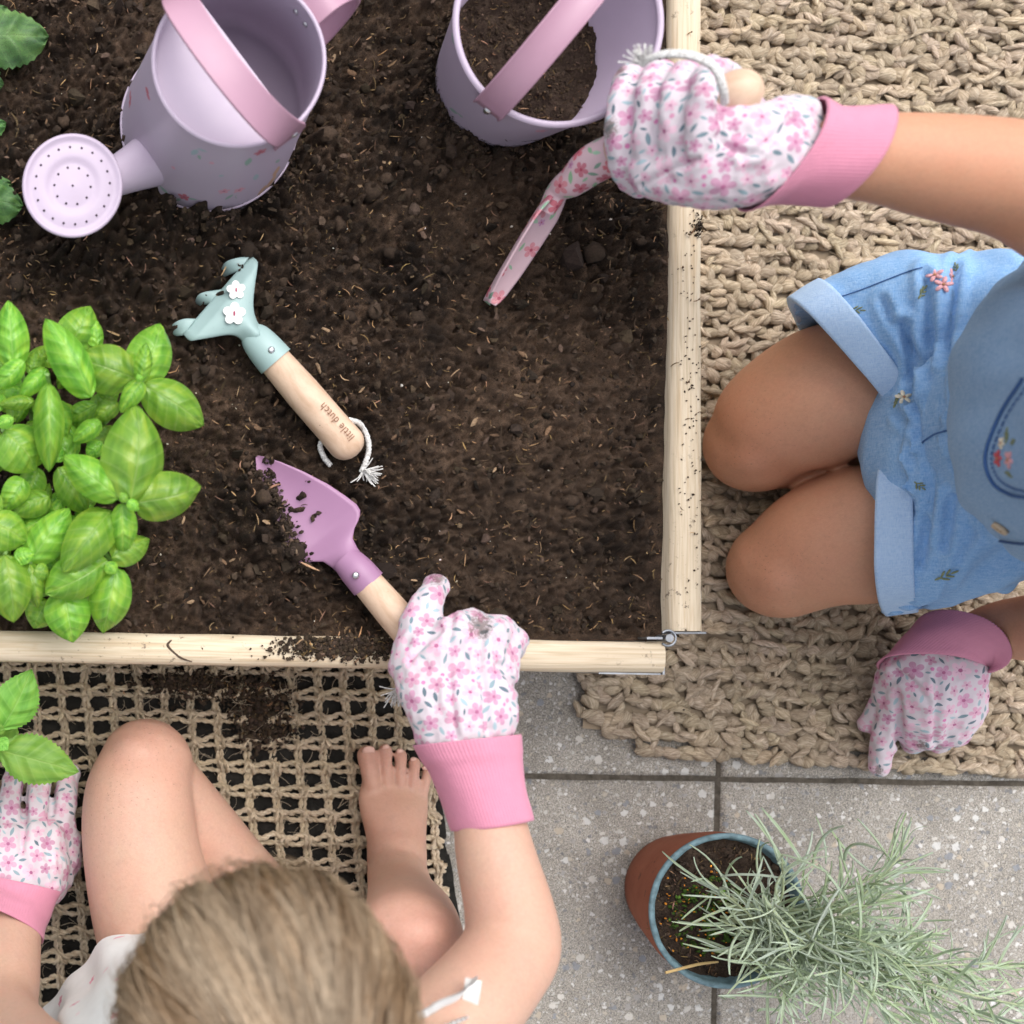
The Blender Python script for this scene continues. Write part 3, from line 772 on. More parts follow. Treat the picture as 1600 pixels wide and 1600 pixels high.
# ================================================================== metal and wood
def m_enamel(name, col, rough=.42, spots=False):
    g = G(name, rough, .45)
    c = g.ramp(g.noise(25, 3), [(.3, tuple(x * .96 for x in col)), (.7, tuple(min(1, x * 1.03) for x in col))])
    d = g.ramp(g.noise(420, 3, .7), [(.70, 0), (.73, .85)])
    if spots: c = g.mix(g.math('MULTIPLY', d, g.ramp(g.noise(40, 2), [(.45, 0), (.6, 1)])), c, (.06, .045, .035))
    g.set('Base Color', c); g.set('Normal', g.bump(g.noise(300, 2), .04, .001)); g.set('Roughness', g.ramp(g.noise(60, 4), [(.3, rough * .85), (.7, rough * 1.2)])); return g
LAV = (.48, .395, .50)
gl = m_enamel('lavender_enamel', LAV); M_lav = gl.m
gp = m_enamel('lavender_printed', LAV); mz = gp.n('ShaderNodeSeparateXYZ', {0: gp.obj()}).outputs[2]; mud = gp.ramp(gp.math('ADD', gp.math('MULTIPLY', gp.noise(330, 5, .75), .9), gp.math('MULTIPLY', gp.math('SUBTRACT', .036, mz), 14.0)), [(.62, 0), (.68, .95)])
gp.set('Base Color', gp.mix(mud, add_print(gp, LAV, .85), (.045, .032, .024))); gp.set('Roughness', gp.math('ADD', .42, gp.math('MULTIPLY', mud, .5)))
def muddy(g, base_sock_from, zc, zw):
    return g
M_lavp = gp.m
M_pinkm = m_enamel('dusty_pink_enamel', (.43, .245, .325), .38).m
M_mint = m_enamel('mint_enamel', (.33, .46, .45), .45, True).m
M_purp = m_enamel('orchid_enamel', (.34, .178, .30), .42, True).m
M_steel = plain('steel', (.6, .6, .62), .28, .1, 200, metal=1)
M_hole = plain('dark_hole', (.05, .035, .05), .9)
def m_wood():
    g = G('beech_wood', .5, .4)
    fu = g.attr('fuv')
    f = g.noise(1, 4, .6, g.scale(fu, (9, 40, 1)), .5)
    c = g.ramp(f, [(.25, (.50, .33, .22)), (.5, (.63, .445, .32)), (.8, (.72, .54, .40))])
    fl = g.noise(1, 2, .5, g.scale(fu, (160, 420, 1)))
    c = g.mix(g.ramp(fl, [(.66, 0), (.72, .45)]), c, (.38, .22, .13))
    sp = g.ramp(g.noise(330, 3, .7), [(.70, 0), (.73, .8)])
    c = g.mix(sp, c, (.08, .06, .045))
    g.set('Base Color', c); g.set('Normal', g.bump(f, .15, .0006)); return g.m
M_wood = m_wood()
def m_cord():
    g = G('cotton_cord', .9, .2); f = g.noise(500, 3, .7)
    g.set('Base Color', g.ramp(f, [(.3, (.35, .33, .31)), (.6, (.80, .79, .77))])); g.set('Normal', g.bump(f, .6, .001)); return g.m
M_cord = m_cord()

# ------------------------------------------------------------------ watering can
CC = Vector((.191, .4035, 0)); ZB, ZR = .160, .300; RB, RR = .0695, .0590
can = empty('watering_can', (CC.x, CC.y, ZB), 'lavender enamel watering can with big round sprinkler rose and pink strap handle', 'watering can')
def can_r(z): t = (z - ZB) / (ZR - ZB); return RB + (RR - RB) * t
# outer wall as dense grid for printing
b = MB(); zs = np.linspace(ZB, ZR - .001, 70); th = np.linspace(0, 2 * math.pi, 220, endpoint=False)
V = np.stack([np.stack([can_r(z) * np.cos(th) + CC.x, can_r(z) * np.sin(th) + CC.y, np.full(220, z)], 1) for z in zs])
b.add(V.reshape(-1, 3), grid_faces(220, 70, True))
body_me = b.mesh('body')
el = []
def on_can(px, py):
    best = None                             # walk the sight line until it meets the wall
    for z in np.linspace(ZR, ZB, 400):
        p = at(px, py, z); d = Vector((p.x - CC.x, p.y - CC.y, 0))
        if d.length < can_r(z) + 1e-4 and z < ZR - .002 and d.length > can_r(z) - .002: return p, d.normalized()
    return None, None
def ce(px, py, size, typ, col, c2=(.3, .05, .1), ang=0):
    p, n = on_can(px, py)
    if p is not None: el.append((p, n, ang, size, typ, col, c2))
LG = (.22, .36, .30); BL = (.30, .42, .45); RD = (.48, .10, .14); PK = (.62, .28, .36); TN = (.55, .32, .18)
for px, py, s, t, c, a in [(304, 238, .006, 2, BL, .6), (316, 235, .004, 2, BL, 2.4), (311, 245, .004, 2, LG, 1.2), (288, 308, .0055, 1, RD, .3), (279, 312, .004, 2, LG, .4), (300, 311, .004, 2, LG, 2.6),
                          (256, 297, .005, 2, LG, 2.0), (350, 299, .0048, 1, PK, .2), (374, 297, .0048, 1, PK, 1.2), (358, 308, .005, 2, LG, .3), (368, 308, .004, 4, LG, 1), (388, 253, .007, 2, LG, .8), (407, 238, .005, 1, RD, .5),
                          (400, 277, .0065, 2, BL, 1.0), (432, 268, .010, 2, TN, 1.0), (424, 284, .012, 2, TN, .8), (411, 296, .010, 2, TN, .6), (434, 252, .005, 2, LG, 1.4), (203, 148, .006, 2, RD, 1.5), (203, 158, .005, 1, RD, 1.5), (230, 143, .006, 2, RD, 1.4), (231, 150, .005, 2, RD, 1.3),
                          (217, 108, .006, 2, LG, 1.2), (222, 95, .005, 2, LG, 1), (330, 255, .0022, 3, PK, 0), (270, 262, .0022, 3, PK, 0), (345, 275, .0022, 3, BL, 0)]: ce(px, py, s, t, c, ang=a)
print_attrs(body_me, el)
place(body_me, 'body', M_lavp, can)
b = MB(); lathe(b, [(RR - .0012, ZR - .001), (RR - .0016, ZR - .05), (can_r(ZB + .045) - .0016, ZB + .045), (.0005, ZB + .044)], CC, 128); b.build('inner_wall', M_lav, can)
b = MB(); lathe(b, [(RR + .0016 * math.cos(t) - .0002, ZR + .0016 * math.sin(t)) for t in np.linspace(0, 2 * math.pi, 9)], CC, 128); b.build('rim', M_lav, can)
b = MB(); lathe(b, [(can_r(ZB + .024) + .0012 * math.cos(t), ZB + .024 + .0013 * math.sin(t)) for t in np.linspace(0, 2 * math.pi, 9)], CC, 128); b.build('foot_rim', M_lav, can)
spd = Vector((-.80, -.60, 0)); hd = Vector((.60, -.80, 0))      # towards the spout; along the carrying handle
b = MB(); prs = []
off = .006
phi = np.linspace(-math.acos(-off / (RR - .001)), math.acos(-off / (RR - .001)), 60)
pts = [CC + (spd * math.cos(p) + hd * math.sin(p)) * (RR - .0013) + Vector((0, 0, ZR - .006)) for p in phi]
b.polys([p[:] for p in pts] + [(p - Vector((0, 0, .0012)))[:] for p in pts], [list(range(60))[::-1] if False else list(range(60)), list(range(60, 120))[::-1], [0, 59, 119, 60]])
b.build('half_cover', M_lav, can, smooth=False)
def strap(b, P, widths, wdir, thick=.0011, ribs=True):
    """flat strap along P with rolled edges, width along wdir"""
    P = np.asarray([list(p) for p in P]); n = len(P); T = np.gradient(P, axis=0); T /= np.linalg.norm(T, axis=1)[:, None]
    wd = np.asarray(wdir, float); Wd = wd[None] - T * (T @ wd)[:, None]; Wd /= np.linalg.norm(Wd, axis=1)[:, None]; Nn = np.cross(T, Wd)
    Nn *= np.sign(Nn[:, 2:] + 1e-9) if False else 1
    pr = [(-1, -1.6), (-1.02, .4), (-.94, 1.3), (-.86, .7), (-.8, 0), (.8, 0), (.86, .7), (.94, 1.3), (1.02, .4), (1, -1.6), (.9, -1.2), (-.9, -1.2)]
    V = np.stack([P + Wd * (widths * q)[:, None] + Nn * thick * h for q, h in pr], 1)
    b.add(V.reshape(-1, 3), grid_faces(len(pr), n, True))
    b.polys(V[0], [list(range(len(pr)))]); b.polys(V[-1], [list(range(len(pr)))[::-1]])
hp0 = CC + hd * (RR + .0022); hp1 = CC - hd * (RR + .0022)
P = []
for t in np.linspace(0, math.pi, 60):
    s = math.sin(t) ** .8; P.append((CC + hd * math.cos(t) * (RR + .0025) + spd * .030 * s + Vector((0, 0, ZR - .004 + .052 * s))))
P = [hp0 + Vector((0, 0, ZR - .016)), hp0 + Vector((0, 0, ZR - .010))] + P + [hp1 + Vector((0, 0, ZR - .010)), hp1 + Vector((0, 0, ZR - .016))]
P = catmull([p[:] for p in P], 140)
b = MB(); strap(b, P[::-1], np.full(140, .0112), spd[:]); b.build('carrying_handle', M_pinkm, can)
def rivet(p, n, parent, r=.0028, name='rivet', m=None):
    b = MB(); lathe(b, [(r, 0), (r * .95, r * .25), (r * .6, r * .5), (.0001, r * .58)], p, 20, n); return b.build(name, m or M_steel, parent)
rivet(hp0 + hd * .0012 + Vector((0, 0, ZR - .009)) + spd * -.004, hd, can)
rivet(hp1 - hd * .0012 + Vector((0, 0, ZR - .009)), -hd, can)
# rear grip
Pq = [CC - spd * (RR + .0005) + Vector((0, 0, ZR - .010)), CC - spd * (RR + .020) + Vector((0, 0, ZR - .004)), CC - spd * (RR + .042) + Vector((0, 0, ZR - .02)), CC - spd * (RR + .048) + Vector((0, 0, ZR - .05)), CC - spd * (RR + .035) + Vector((0, 0, ZR - .085)), CC - spd * (RB - .002) + Vector((0, 0, ZR - .105))]
b = MB(); strap(b, catmull([p[:] for p in Pq], 60), np.full(60, .0112), hd[:]); b.build('rear_handle', M_pinkm, can)
for dx in (-.006, .005): rivet(CC - spd * (RR - .002) + hd * dx + Vector((0, 0, ZR - .012)), spd, can, .0022)
# spout and rose
s0 = CC + spd * (RB - .012) + Vector((0, 0, ZB + .045)); rose_c = at(113, 291, .252)
ax = Vector((.05, -.12, 1)).normalized()
b = MB(); s1 = rose_c - ax * .024 + Vector((.012, .002, -.004))
tube(b, [s0, s0.lerp(s1, .35) , s0.lerp(s1, .7), s1, rose_c - ax * .017], [.021, .0165, .0135, .0125, .0125], 32, 6); b.build('spout', M_lav, can)
RO = 79 * mpp(.252)
b = MB(); lathe(b, [(.012, -.020), (RO * .6, -.012), (RO * .93, -.0035), (RO * .99, -.001), (RO, .0012), (RO * .975, .0026), (RO * .92, .0022), (RO * .885, .0008), (RO * .80, .0010), (RO * .72, .0018), (RO * .60, .0019), (RO * .52, .0018), (RO * .47, .0006), (RO * .40, .0008), (RO * .2, .0016), (.0001, .0019)], rose_c, 96, ax)
rose = b.build('rose', M_lav, can)
q = np.array(ax.to_track_quat('Z', 'Y').to_matrix())
def hole_ring(n, rr, z, a0=0):
    for i in range(n):
        a = a0 + 2 * math.pi * i / n; b = MB(); c = q @ np.array([rr * math.cos(a), rr * math.sin(a), z]) + np.array(rose_c)
        lathe(b, [(.0009, .0002), (.0006, .00035), (.0001, .0002)], c, 10, ax); b.build('spray_hole', M_hole, rose)
hole_ring(20, RO * .74, .0017); hole_ring(10, RO * .36, .0010, .2); hole_ring(1, 0, .0018)

# ------------------------------------------------------------------ bucket
BC = Vector((.4236, .4432, 0)); bz0, bz1, br0, br1 = .158, .270, .0520, .0727
bk = empty('metal_bucket', (BC.x, BC.y, bz0), 'lavender enamel bucket half full of brown soil with pink strap handle', 'bucket')
b = MB(); lathe(b, [(.0001, bz0), (br0, bz0)] + [(br0 + (br1 - br0) * t, bz0 + (bz1 - bz0) * t) for t in np.linspace(0, 1, 12)], BC, 128)
body = b.mesh('body')
el = []
for px, py, s, t, c, a in [(868, 202, .008, 4, LG, .5), (846, 208, .005, 1, PK, .2), (880, 196, .004, 2, LG, .6), (704, 60, .006, 2, LG, 1.2), (706, 175, .006, 2, LG, 1.5), (716, 182, .004, 2, LG, 1.2)]:
    for z in np.linspace(bz1, bz0, 500):
        p = at(px, py, z); d = Vector((p.x - BC.x, p.y - BC.y, 0)); rr = br0 + (br1 - br0) * (z - bz0) / (bz1 - bz0)
        if abs(d.length - rr) < .0015 and z < bz1 - .003: el.append((p, d.normalized(), a, s, t, c, c)); break
if not el: el = [(BC, (1, 0, 0), 0, .001, 0, LG, LG)]
print_attrs(body, el); place(body, 'body', M_lavp, bk)
b = MB(); lathe(b, [(br1 - .001, bz1), (br0 - .0012, bz0 + .002), (.0001, bz0 + .002)], BC, 128); b.build('inner_wall', M_lav, bk)
b = MB(); lathe(b, [(br1 + .0024 * math.cos(t), bz1 + .0024 * math.sin(t)) for t in np.linspace(0, 2 * math.pi, 11)], BC, 128); b.build('rim', M_lav, bk)
bd = Vector((-.62, -.78, 0)).normalized(); bs = Vector((bd.y, -bd.x, 0))
P = [BC + bd * (br1 + .001) + Vector((0, 0, bz1 - .013))]
for t in np.linspace(0, math.pi, 50): P.append(BC + bd * math.cos(t) * (br1 + .0045) + Vector((0, 0, bz1 - .003 + .060 * math.sin(t))))
P += [BC - bd * (br1 + .001) + Vector((0, 0, bz1 - .013))]
P = catmull([p[:] for p in P], 130)
b = MB(); strap(b, P, np.full(130, .0118), bs[:]); b.build('carrying_handle', M_pinkm, bk)
rivet(BC + bd * (br1 + .0032) + Vector((0, 0, bz1 - .008)), bd + Vector((0, 0, .5)), bk, .003)
# soil in the bucket
zS = .207; rS = br0 + (br1 - br0) * (zS - bz0) / (bz1 - bz0) - .0008
nr, na = 46, 130; b = MB(); rr = np.linspace(.0005, rS, nr); ta = np.linspace(0, 2 * math.pi, na, endpoint=False)
Rr, Ta = np.meshgrid(rr, ta, indexing='ij'); Xb = BC.x + Rr * np.cos(Ta); Yb = BC.y + Rr * np.sin(Ta)
Zb = np.array([[zS + .006 * noise.fractal((x * 40, y * 40, 2), 1, 2, 5) + .003 * noise.noise((x * 260, y * 260, 1)) + .0013 * noise.noise((x * 600, y * 600, 1)) - (x - BC.x) * .10 + (y - BC.y) * .06 for x, y in zip(xr, yr)] for xr, yr in zip(Xb, Yb)])
b.add(np.stack([Xb, Yb, Zb], -1).reshape(-1, 3), grid_faces(na, nr, True))
gs = G('bucket_soil', .95, .2); f = gs.noise(700, 5, .75)
gs.set('Base Color', gs.ramp(gs.math('MULTIPLY', gs.math('ADD', f, gs.noise(90, 5)), .5), [(.32, (.022, .014, .010)), (.5, (.062, .041, .030)), (.7, (.15, .105, .075))])); gs.set('Normal', gs.bump(f, 1, .003)); M_bsoil = gs.m
o = b.build('bucket_soil', M_bsoil, loc=BC + Vector((0, 0, 0))); tag(o, 'fine reddish brown soil filling the lavender bucket', 'soil', kind='stuff')
g = np.random.default_rng(9); pts = []
for _ in range(1300):
    r_ = rS * math.sqrt(g.random()) * .97; a = g.uniform(0, 6.28); i = int(r_ / rS * (nr - 1)); j = int(a / 6.2832 * na) % na; pts.append((BC.x + r_ * math.cos(a), BC.y + r_ * math.sin(a), Zb[i, j]))
b = MB(); crumb_cloud(b, pts, .0006, .002, base=(.06, .042, .031), seed=10); fibre_cloud(b, pts[::4], .002, .009, seed=12, wide=.00025)
o = b.build('bucket_soil_crumbs', M_crumb); tag(o, 'crumbs and fine root hairs on the soil inside the lavender bucket', 'soil', kind='stuff')

# ------------------------------------------------------------------ shared tool pieces
def handle_mesh(b, A, Bp, r, n=40):
    """turned wooden grip from A to its rounded end B"""
    A = Vector(A); Bp = Vector(Bp); prof = [(0, .90), (.1, .93), (.35, 1.0), (.7, 1.0), (.86, 1.03), (.93, .99), (.97, .82), (.99, .55), (1.0, .08)]
    ts = np.array([p[0] for p in prof]); rs = np.array([p[1] for p in prof]); tt = np.concatenate([np.linspace(0, .86, 16), np.linspace(.88, 1, 14)])
    rr = np.interp(tt, ts, rs)
    e = tt > .86; rr[e] = 1.03 * np.sqrt(np.clip(1 - ((tt[e] - .86) / .14) ** 2.3, .002, 1))
    tube(b, [A.lerp(Bp, t) for t in tt], rr * r, n)
def frayed(b, p, d, n=26, L=.012, seed=1, spread=.7):
    g = np.random.default_rng(seed); d = Vector(d).normalized()
    for _ in range(n):
        v = (d + Vector(g.normal(0, spread, 3)) * Vector((1, 1, .5)).length * .6).normalized(); l = L * g.uniform(.6, 1.1)
        q0 = Vector(p); q1 = q0 + v * l * .5; q2 = q0 + v * l + Vector(g.normal(0, .0012, 3)); q1.z = max(q1.z, p[2] - .001); q2.z = max(q2.z, p[2] - .002)
        tube(b, [q0, q1, q2], [.0006, .00055, .0004], 5, 3)
def braid(b, P, r, sub=8):
    P = catmull([list(p) for p in P], (len(P) - 1) * sub + 1); T, A, Bq = frames(P); s = np.concatenate([[0], np.cumsum(np.linalg.norm(np.diff(P, axis=0), axis=1))])
    for k in range(3):
        ph = s / .007 * 6.28 + k * 2.094; tube(b, P + (A * np.cos(ph)[:, None] + Bq * np.sin(ph)[:, None]) * r * .5, r * .62, 6)

# ------------------------------------------------------------------ hand rake
hz_ = .191
ra0 = at(428, 562, hz_); ra1 = at(552, 705, .189); ru = (ra1 - ra0).normalized(); rs_ = Vector((-ru.y, ru.x, 0)).normalized()
rake = empty('hand_rake', at(420, 560, .172), 'mint green hand rake with two white flowers and wooden grip lying on soil', 'rake')
b = MB(); handle_mesh(b, ra0, ra1 + ru * .004, .0134); grip = b.build('grip', M_wood, rake)
n0 = at(405, 535, hz_)
b = MB(); tube(b, [at(386, 512, .190), at(397, 525, .1905), at(412, 543, hz_), at(431, 565, hz_)], [(.006, .004), (.0112, .0098), (.0132, .0132), (.0140, .0140)], 36, 6, up=(0, 0, 1)); b.build('socket', M_mint, rake)
# head: fan-shaped plate lofted across
def plate(b, outline_l, outline_r, zc, arch, th=.0016, n=14):
    """sheet between two matching edges, arched across, with thickness"""
    m = len(outline_l); top = []
    for i in range(m):
        l = Vector(outline_l[i]); r_ = Vector(outline_r[i])
        for k in range(n):
            t = k / (n - 1); p = l.lerp(r_, t); p.z += arch[i] * math.sin(math.pi * t); top.append(p)
    V = [p[:] for p in top] + [(p.x, p.y, p.z - th) for p in top]; F = grid_faces(n, m); N = len(top)
    F2 = F[:, ::-1] + N
    side = []
    for i in range(m - 1):
        side += [[i * n, (i + 1) * n, (i + 1) * n + N, i * n + N], [(i + 1) * n + n - 1, i * n + n - 1, i * n + n - 1 + N, (i + 1) * n + n - 1 + N]]
    for k in range(n - 1): side += [[k + 1, k, k + N, k + 1 + N], [(m - 1) * n + k, (m - 1) * n + k + 1, (m - 1) * n + k + 1 + N, (m - 1) * n + k + N]]
    b.add(V, np.vstack([F, F2, np.array(side)]))
b = MB()
Lx = [(385, 540, .190), (372, 526, .194), (356, 523, .195), (330, 527, .195), (306, 531, .194), (296, 531, .192), (286, 521, .188)]
Rx = [(414, 520, .190), (401, 500, .194), (396, 478, .195), (398, 448, .195), (402, 420, .194), (402, 408, .192), (392, 399, .188)]
Lx = catmull(Lx, 22); Rx = catmull(Rx, 22)
plate(b, [at(*p) for p in Lx], [at(*p) for p in Rx], 0, np.interp(np.linspace(0, 1, 22), [0, .3, .8, 1], [.012, .006, .004, .002]), .002, 16)
b.build('rake_head', M_mint, rake)
for up_e, in_e in [([(391, 400, .191), (366, 404, .190), (350, 412, .184), (343, 431, .171)], [(374, 422, .189), (366, 426, .186), (356, 430, .180), (345, 436, .170)]),
                   ([(347, 452, .190), (320, 456, .189), (308, 463, .184), (304, 478, .171)], [(330, 474, .188), (324, 475, .185), (315, 477, .180), (306, 480, .170)]),
                   ([(306, 498, .190), (288, 498, .189), (273, 504, .184), (264, 514, .173)], [(288, 523, .187), (282, 524, .185), (275, 524, .180), (266, 519, .172)])]:
    b = MB(); plate(b, [at(*p) for p in catmull(up_e, 14)], [at(*p) for p in catmull(in_e, 14)], 0, np.full(14, .0015), .0018, 8)
    b.build('tine', M_mint, rake)
M_petal = plain('white_paint', (.82, .81, .79), .6, .05); M_berry = plain('crimson_paint', (.35, .04, .10), .6)
def painted_flower(px, py, r, zz, parent, a0, tilt=0):
    b = MB(); c = at(px, py, zz)
    for k in range(5):
        a = a0 + k * 2 * math.pi / 5; o_ = Vector((math.cos(a), math.sin(a), 0)) * r * .55
        V1 = []; n = 14
        for t in np.linspace(0, 2 * math.pi, n, endpoint=False):
            u, v = math.cos(t) * r * .46, math.sin(t) * r * .40; V1.append((c.x + o_.x + u * math.cos(a) - v * math.sin(a), c.y + o_.y + u * math.sin(a) + v * math.cos(a), c.z + .00025 * k / 5))
        b.polys(V1 + [(x, y, z - .0012) for x, y, z in V1], [list(range(n))] + [[i, i + n, (i + 1) % n + n, (i + 1) % n] for i in range(n)])
    f = b.build('painted_flower', M_petal, parent, smooth=False)
    b = MB(); ball(b, c + Vector((0, 0, .0003)), (r * .10, r * .24, .0004), s=ICO2); b.build('flower_centre', M_berry, f)
painted_flower(369, 453, .0073, .2003, rake, .4); painted_flower(366, 490, .0088, .2022, rake, .25)
rivet(at(424, 547, hz_ + .0133), (0, 0, 1), rake, .0027, 'screw')
# lettering on the grip
def lettering(text, A, Bp, axisA, axisB, r, size, parent, m):
    """text along A->B wrapped round the grip axis"""
    cu = bpy.data.curves.new('lettering', 'FONT'); cu.body = text; cu.size = 1; cu.align_y = 'CENTER'; cu.space_character = 1.05; cu.resolution_u = 3
    o = bpy.data.objects.new('lettering_raw', cu); COL.objects.link(o); dg = bpy.context.evaluated_depsgraph_get(); me = bpy.data.meshes.new_from_object(o.evaluated_get(dg)); bpy.data.objects.remove(o)
    v = mco(me); w = v[:, 0].max(); sc = (Vector(Bp) - Vector(A)).length / w; d = (Vector(Bp) - Vector(A)).normalized()
    s = Vector((-d.y, d.x, 0)).normalized(); n = d.cross(s)
    c0 = Vector(axisA); out = []
    for x, y, _ in v:
        yy = y * sc * size; a = yy / r; p = Vector(A) + d * x * sc
        base = p + s * (math.sin(a) * r); base.z = p.z + (math.cos(a) - 1) * r + .0003; out.append(base[:])
    setco(me, np.array(out)); me.materials.clear(); return place(me, 'lettering', m, parent)
M_brand = plain('burnt_lettering', (.20, .09, .045), .8)
lettering('little dutch', at(551, 686, hz_ + .0132), at(503, 632, hz_ + .0132), ra1, ra0, .0134, 1.15, rake, M_brand)
b = MB()
braid(b, [at(506, 683, .186), at(500, 697, .180), at(506, 714, .178), at(516, 727, .1765)], .0021)
braid(b, [at(545, 656, .186), at(562, 662, .186), at(574, 683, .183), at(576, 705, .181), at(570, 725, .180), at(565, 737, .180)], .0021)
frayed(b, at(567, 735, .181), (.9, -.45, .1), 34, .015, 3)
b.build('cord', M_cord, rake)

# ------------------------------------------------------------------ orchid trowel
t_tip = at(401, 713, .186); t_sock = at(574, 911, .196)
ta_ = (t_sock - t_tip).normalized(); tsd = Vector((-ta_.y, ta_.x, 0)).normalized()      # tsd points up-right in the picture
trw = empty('hand_trowel', at(540, 870, .172), 'orchid pink hand trowel half buried in soil under the gloved toddler fist', 'trowel')
b = MB(); Lb = (t_sock - t_tip).length
prof = [(0, .02), (.04, .14), (.12, .32), (.25, .56), (.4, .78), (.52, .90), (.60, .96), (.645, .93), (.675, .80), (.70, .58), (.74, .40), (.80, .34), (.86, .32), (1, .32)]
ts = np.linspace(0, .90, 46); hw = np.interp(ts, [p[0] for p in prof], [p[1] for p in prof]) * .0335
lp, rp_ = [], []; arch = []
for t, w in zip(ts, hw):
    c = t_tip.lerp(t_sock, t); dish = -.004 * math.sin(math.pi * min(t / .75, 1)) if t < .75 else 0
    lift = .0045 * (w / .0335)
    lp.append(c + tsd * w + Vector((0, 0, lift * .8 + .001))); rp_.append(c - tsd * w + Vector((0, 0, -lift * 2.6)))
    arch.append(-.0045 * min(1, w / .02) if t < .62 else np.interp(t, [.62, .72, .85], [-.0045, .002, .011]))
plate(b, lp, rp_, 0, arch, .0014, 18); b.build('blade', M_purp, trw)
b = MB(); sA_ = t_tip.lerp(t_sock, .80)
tube(b, [sA_ + Vector((0, 0, -.002)), t_tip.lerp(t_sock, .9), t_sock + ta_ * .001], [(.0110, .009), (.0128, .0128), (.0134, .0134)], 36, 5, up=(0, 0, 1)); b.build('socket', M_purp, trw)
t_end = at(700, 1058, .226)
b = MB(); handle_mesh(b, t_sock - ta_ * .004, t_end, .0128); b.build('grip', M_wood, trw)
rivet(at(556, 899, .2090), (0, 0, 1), trw, .0027, 'screw')
b = MB(); braid(b, [at(692, 1050, .232), at(660, 1068, .238), at(640, 1080, .215), at(622, 1076, .19)], .0021); frayed(b, at(622, 1076, .19), (-.3, -1, -.5), 30, .016, 5, .5); b.build('cord', M_cord, trw)

# ------------------------------------------------------------------ floral trowel held by the kneeling child
gf = m_enamel('floral_enamel', (.60, .42, .46), .4); gf.set('Base Color', add_print(gf, (.60, .42, .46))); M_flor = gf.m
f_tip = at(764, 474, .184); f_neck = at(868, 306, .232); f_sock = at(926, 257, .262); f_end = at(1188, 128, .372)
ft = empty('floral_trowel', f_tip, 'pink flower patterned trowel held upright with its tip in the soil', 'trowel')
fa = (f_neck - f_tip).normalized(); hor = Vector((0, 0, 1)).cross(fa).normalized(); wv = fa.cross(hor).normalized()       # wv: steep direction
wdir = (wv * .80 + hor * .60).normalized(); nd = fa.cross(wdir).normalized()
def tro(t, w, k):
    c = f_tip.lerp(f_neck, t); return c + wdir * w * k + nd * (.008 * (k * k) - .004)
b = MB(); V = []; nw = 30
tsf = np.linspace(0, 1, 60); hwf = np.interp(tsf, [0, .03, .1, .3, .6, .82, .93, 1], [.004, .008, .0115, .0155, .0178, .0178, .0140, .0105])
for s_ in (0, 1):
    for t, w in zip(tsf, hwf):
        for k in np.linspace(-1, 1, nw): V.append((tro(t, w, k) - nd * .0016 * s_)[:])
F = grid_faces(nw, 60); N = nw * 60; side = []
for i in range(59): side += [[i * nw, i * nw + N, (i + 1) * nw + N, (i + 1) * nw], [i * nw + nw - 1, (i + 1) * nw + nw - 1, (i + 1) * nw + nw - 1 + N, i * nw + nw - 1 + N]]
for k in range(nw - 1): side += [[k, k + 1, k + 1 + N, k + N], [59 * nw + k, 59 * nw + k + N, 59 * nw + k + 1 + N, 59 * nw + k + 1]]
b.add(V, np.vstack([F[:, ::-1], F + N, np.array(side)]))
me = b.mesh('blade')
FL2 = [(1, .0062, 1600, [(.55, .15, .19), (.60, .24, .28), (.48, .16, .21)], (.36, .05, .09), 1.02), (2, .0045, 900, [(.25, .42, .26), (.30, .46, .33), (.18, .28, .22)], (0, 0, 0), .85), (1, .0035, 900, [(.66, .2, .22), (.45, .22, .36)], (.3, .05, .1), .95), (2, .003, 900, [(.28, .44, .3)], (0, 0, 0), .9)]
scatter_print(me, 5, FL2); place(me, 'blade', M_flor, ft)
b = MB(); fu_ = (f_sock - f_neck).normalized(); fh = (f_end - f_sock).normalized()
tube(b, [f_neck - fa * .012, f_neck + fa * .004, f_neck.lerp(f_sock, .5), f_sock, f_sock + fh * .02], [(.006, .008), (.0085, .010), (.0115, .012), (.0142, .0142), (.0142, .0142)], 60, 12, up=(0, 0, 1))
me = b.mesh('socket'); scatter_print(me, 6, FL2); place(me, 'socket', M_flor, ft)
b = MB(); handle_mesh(b, f_sock, f_end, .0145); b.build('grip', M_wood, ft)
b = MB()
tube(b, [at(1132, 160, .374), at(1130, 140, .387), at(1118, 108, .392), at(1090, 90, .390), at(1055, 84, .386), at(1030, 86, .380)], .0027, 8, 6)
tube(b, [at(1030, 86, .380), at(1012, 93, .374), at(1002, 100, .37)], .0026, 8, 6)
frayed(b, at(1003, 101, .371), (-.25, .9, .25), 34, .013, 8, .55); b.build('cord', M_cord, ft)
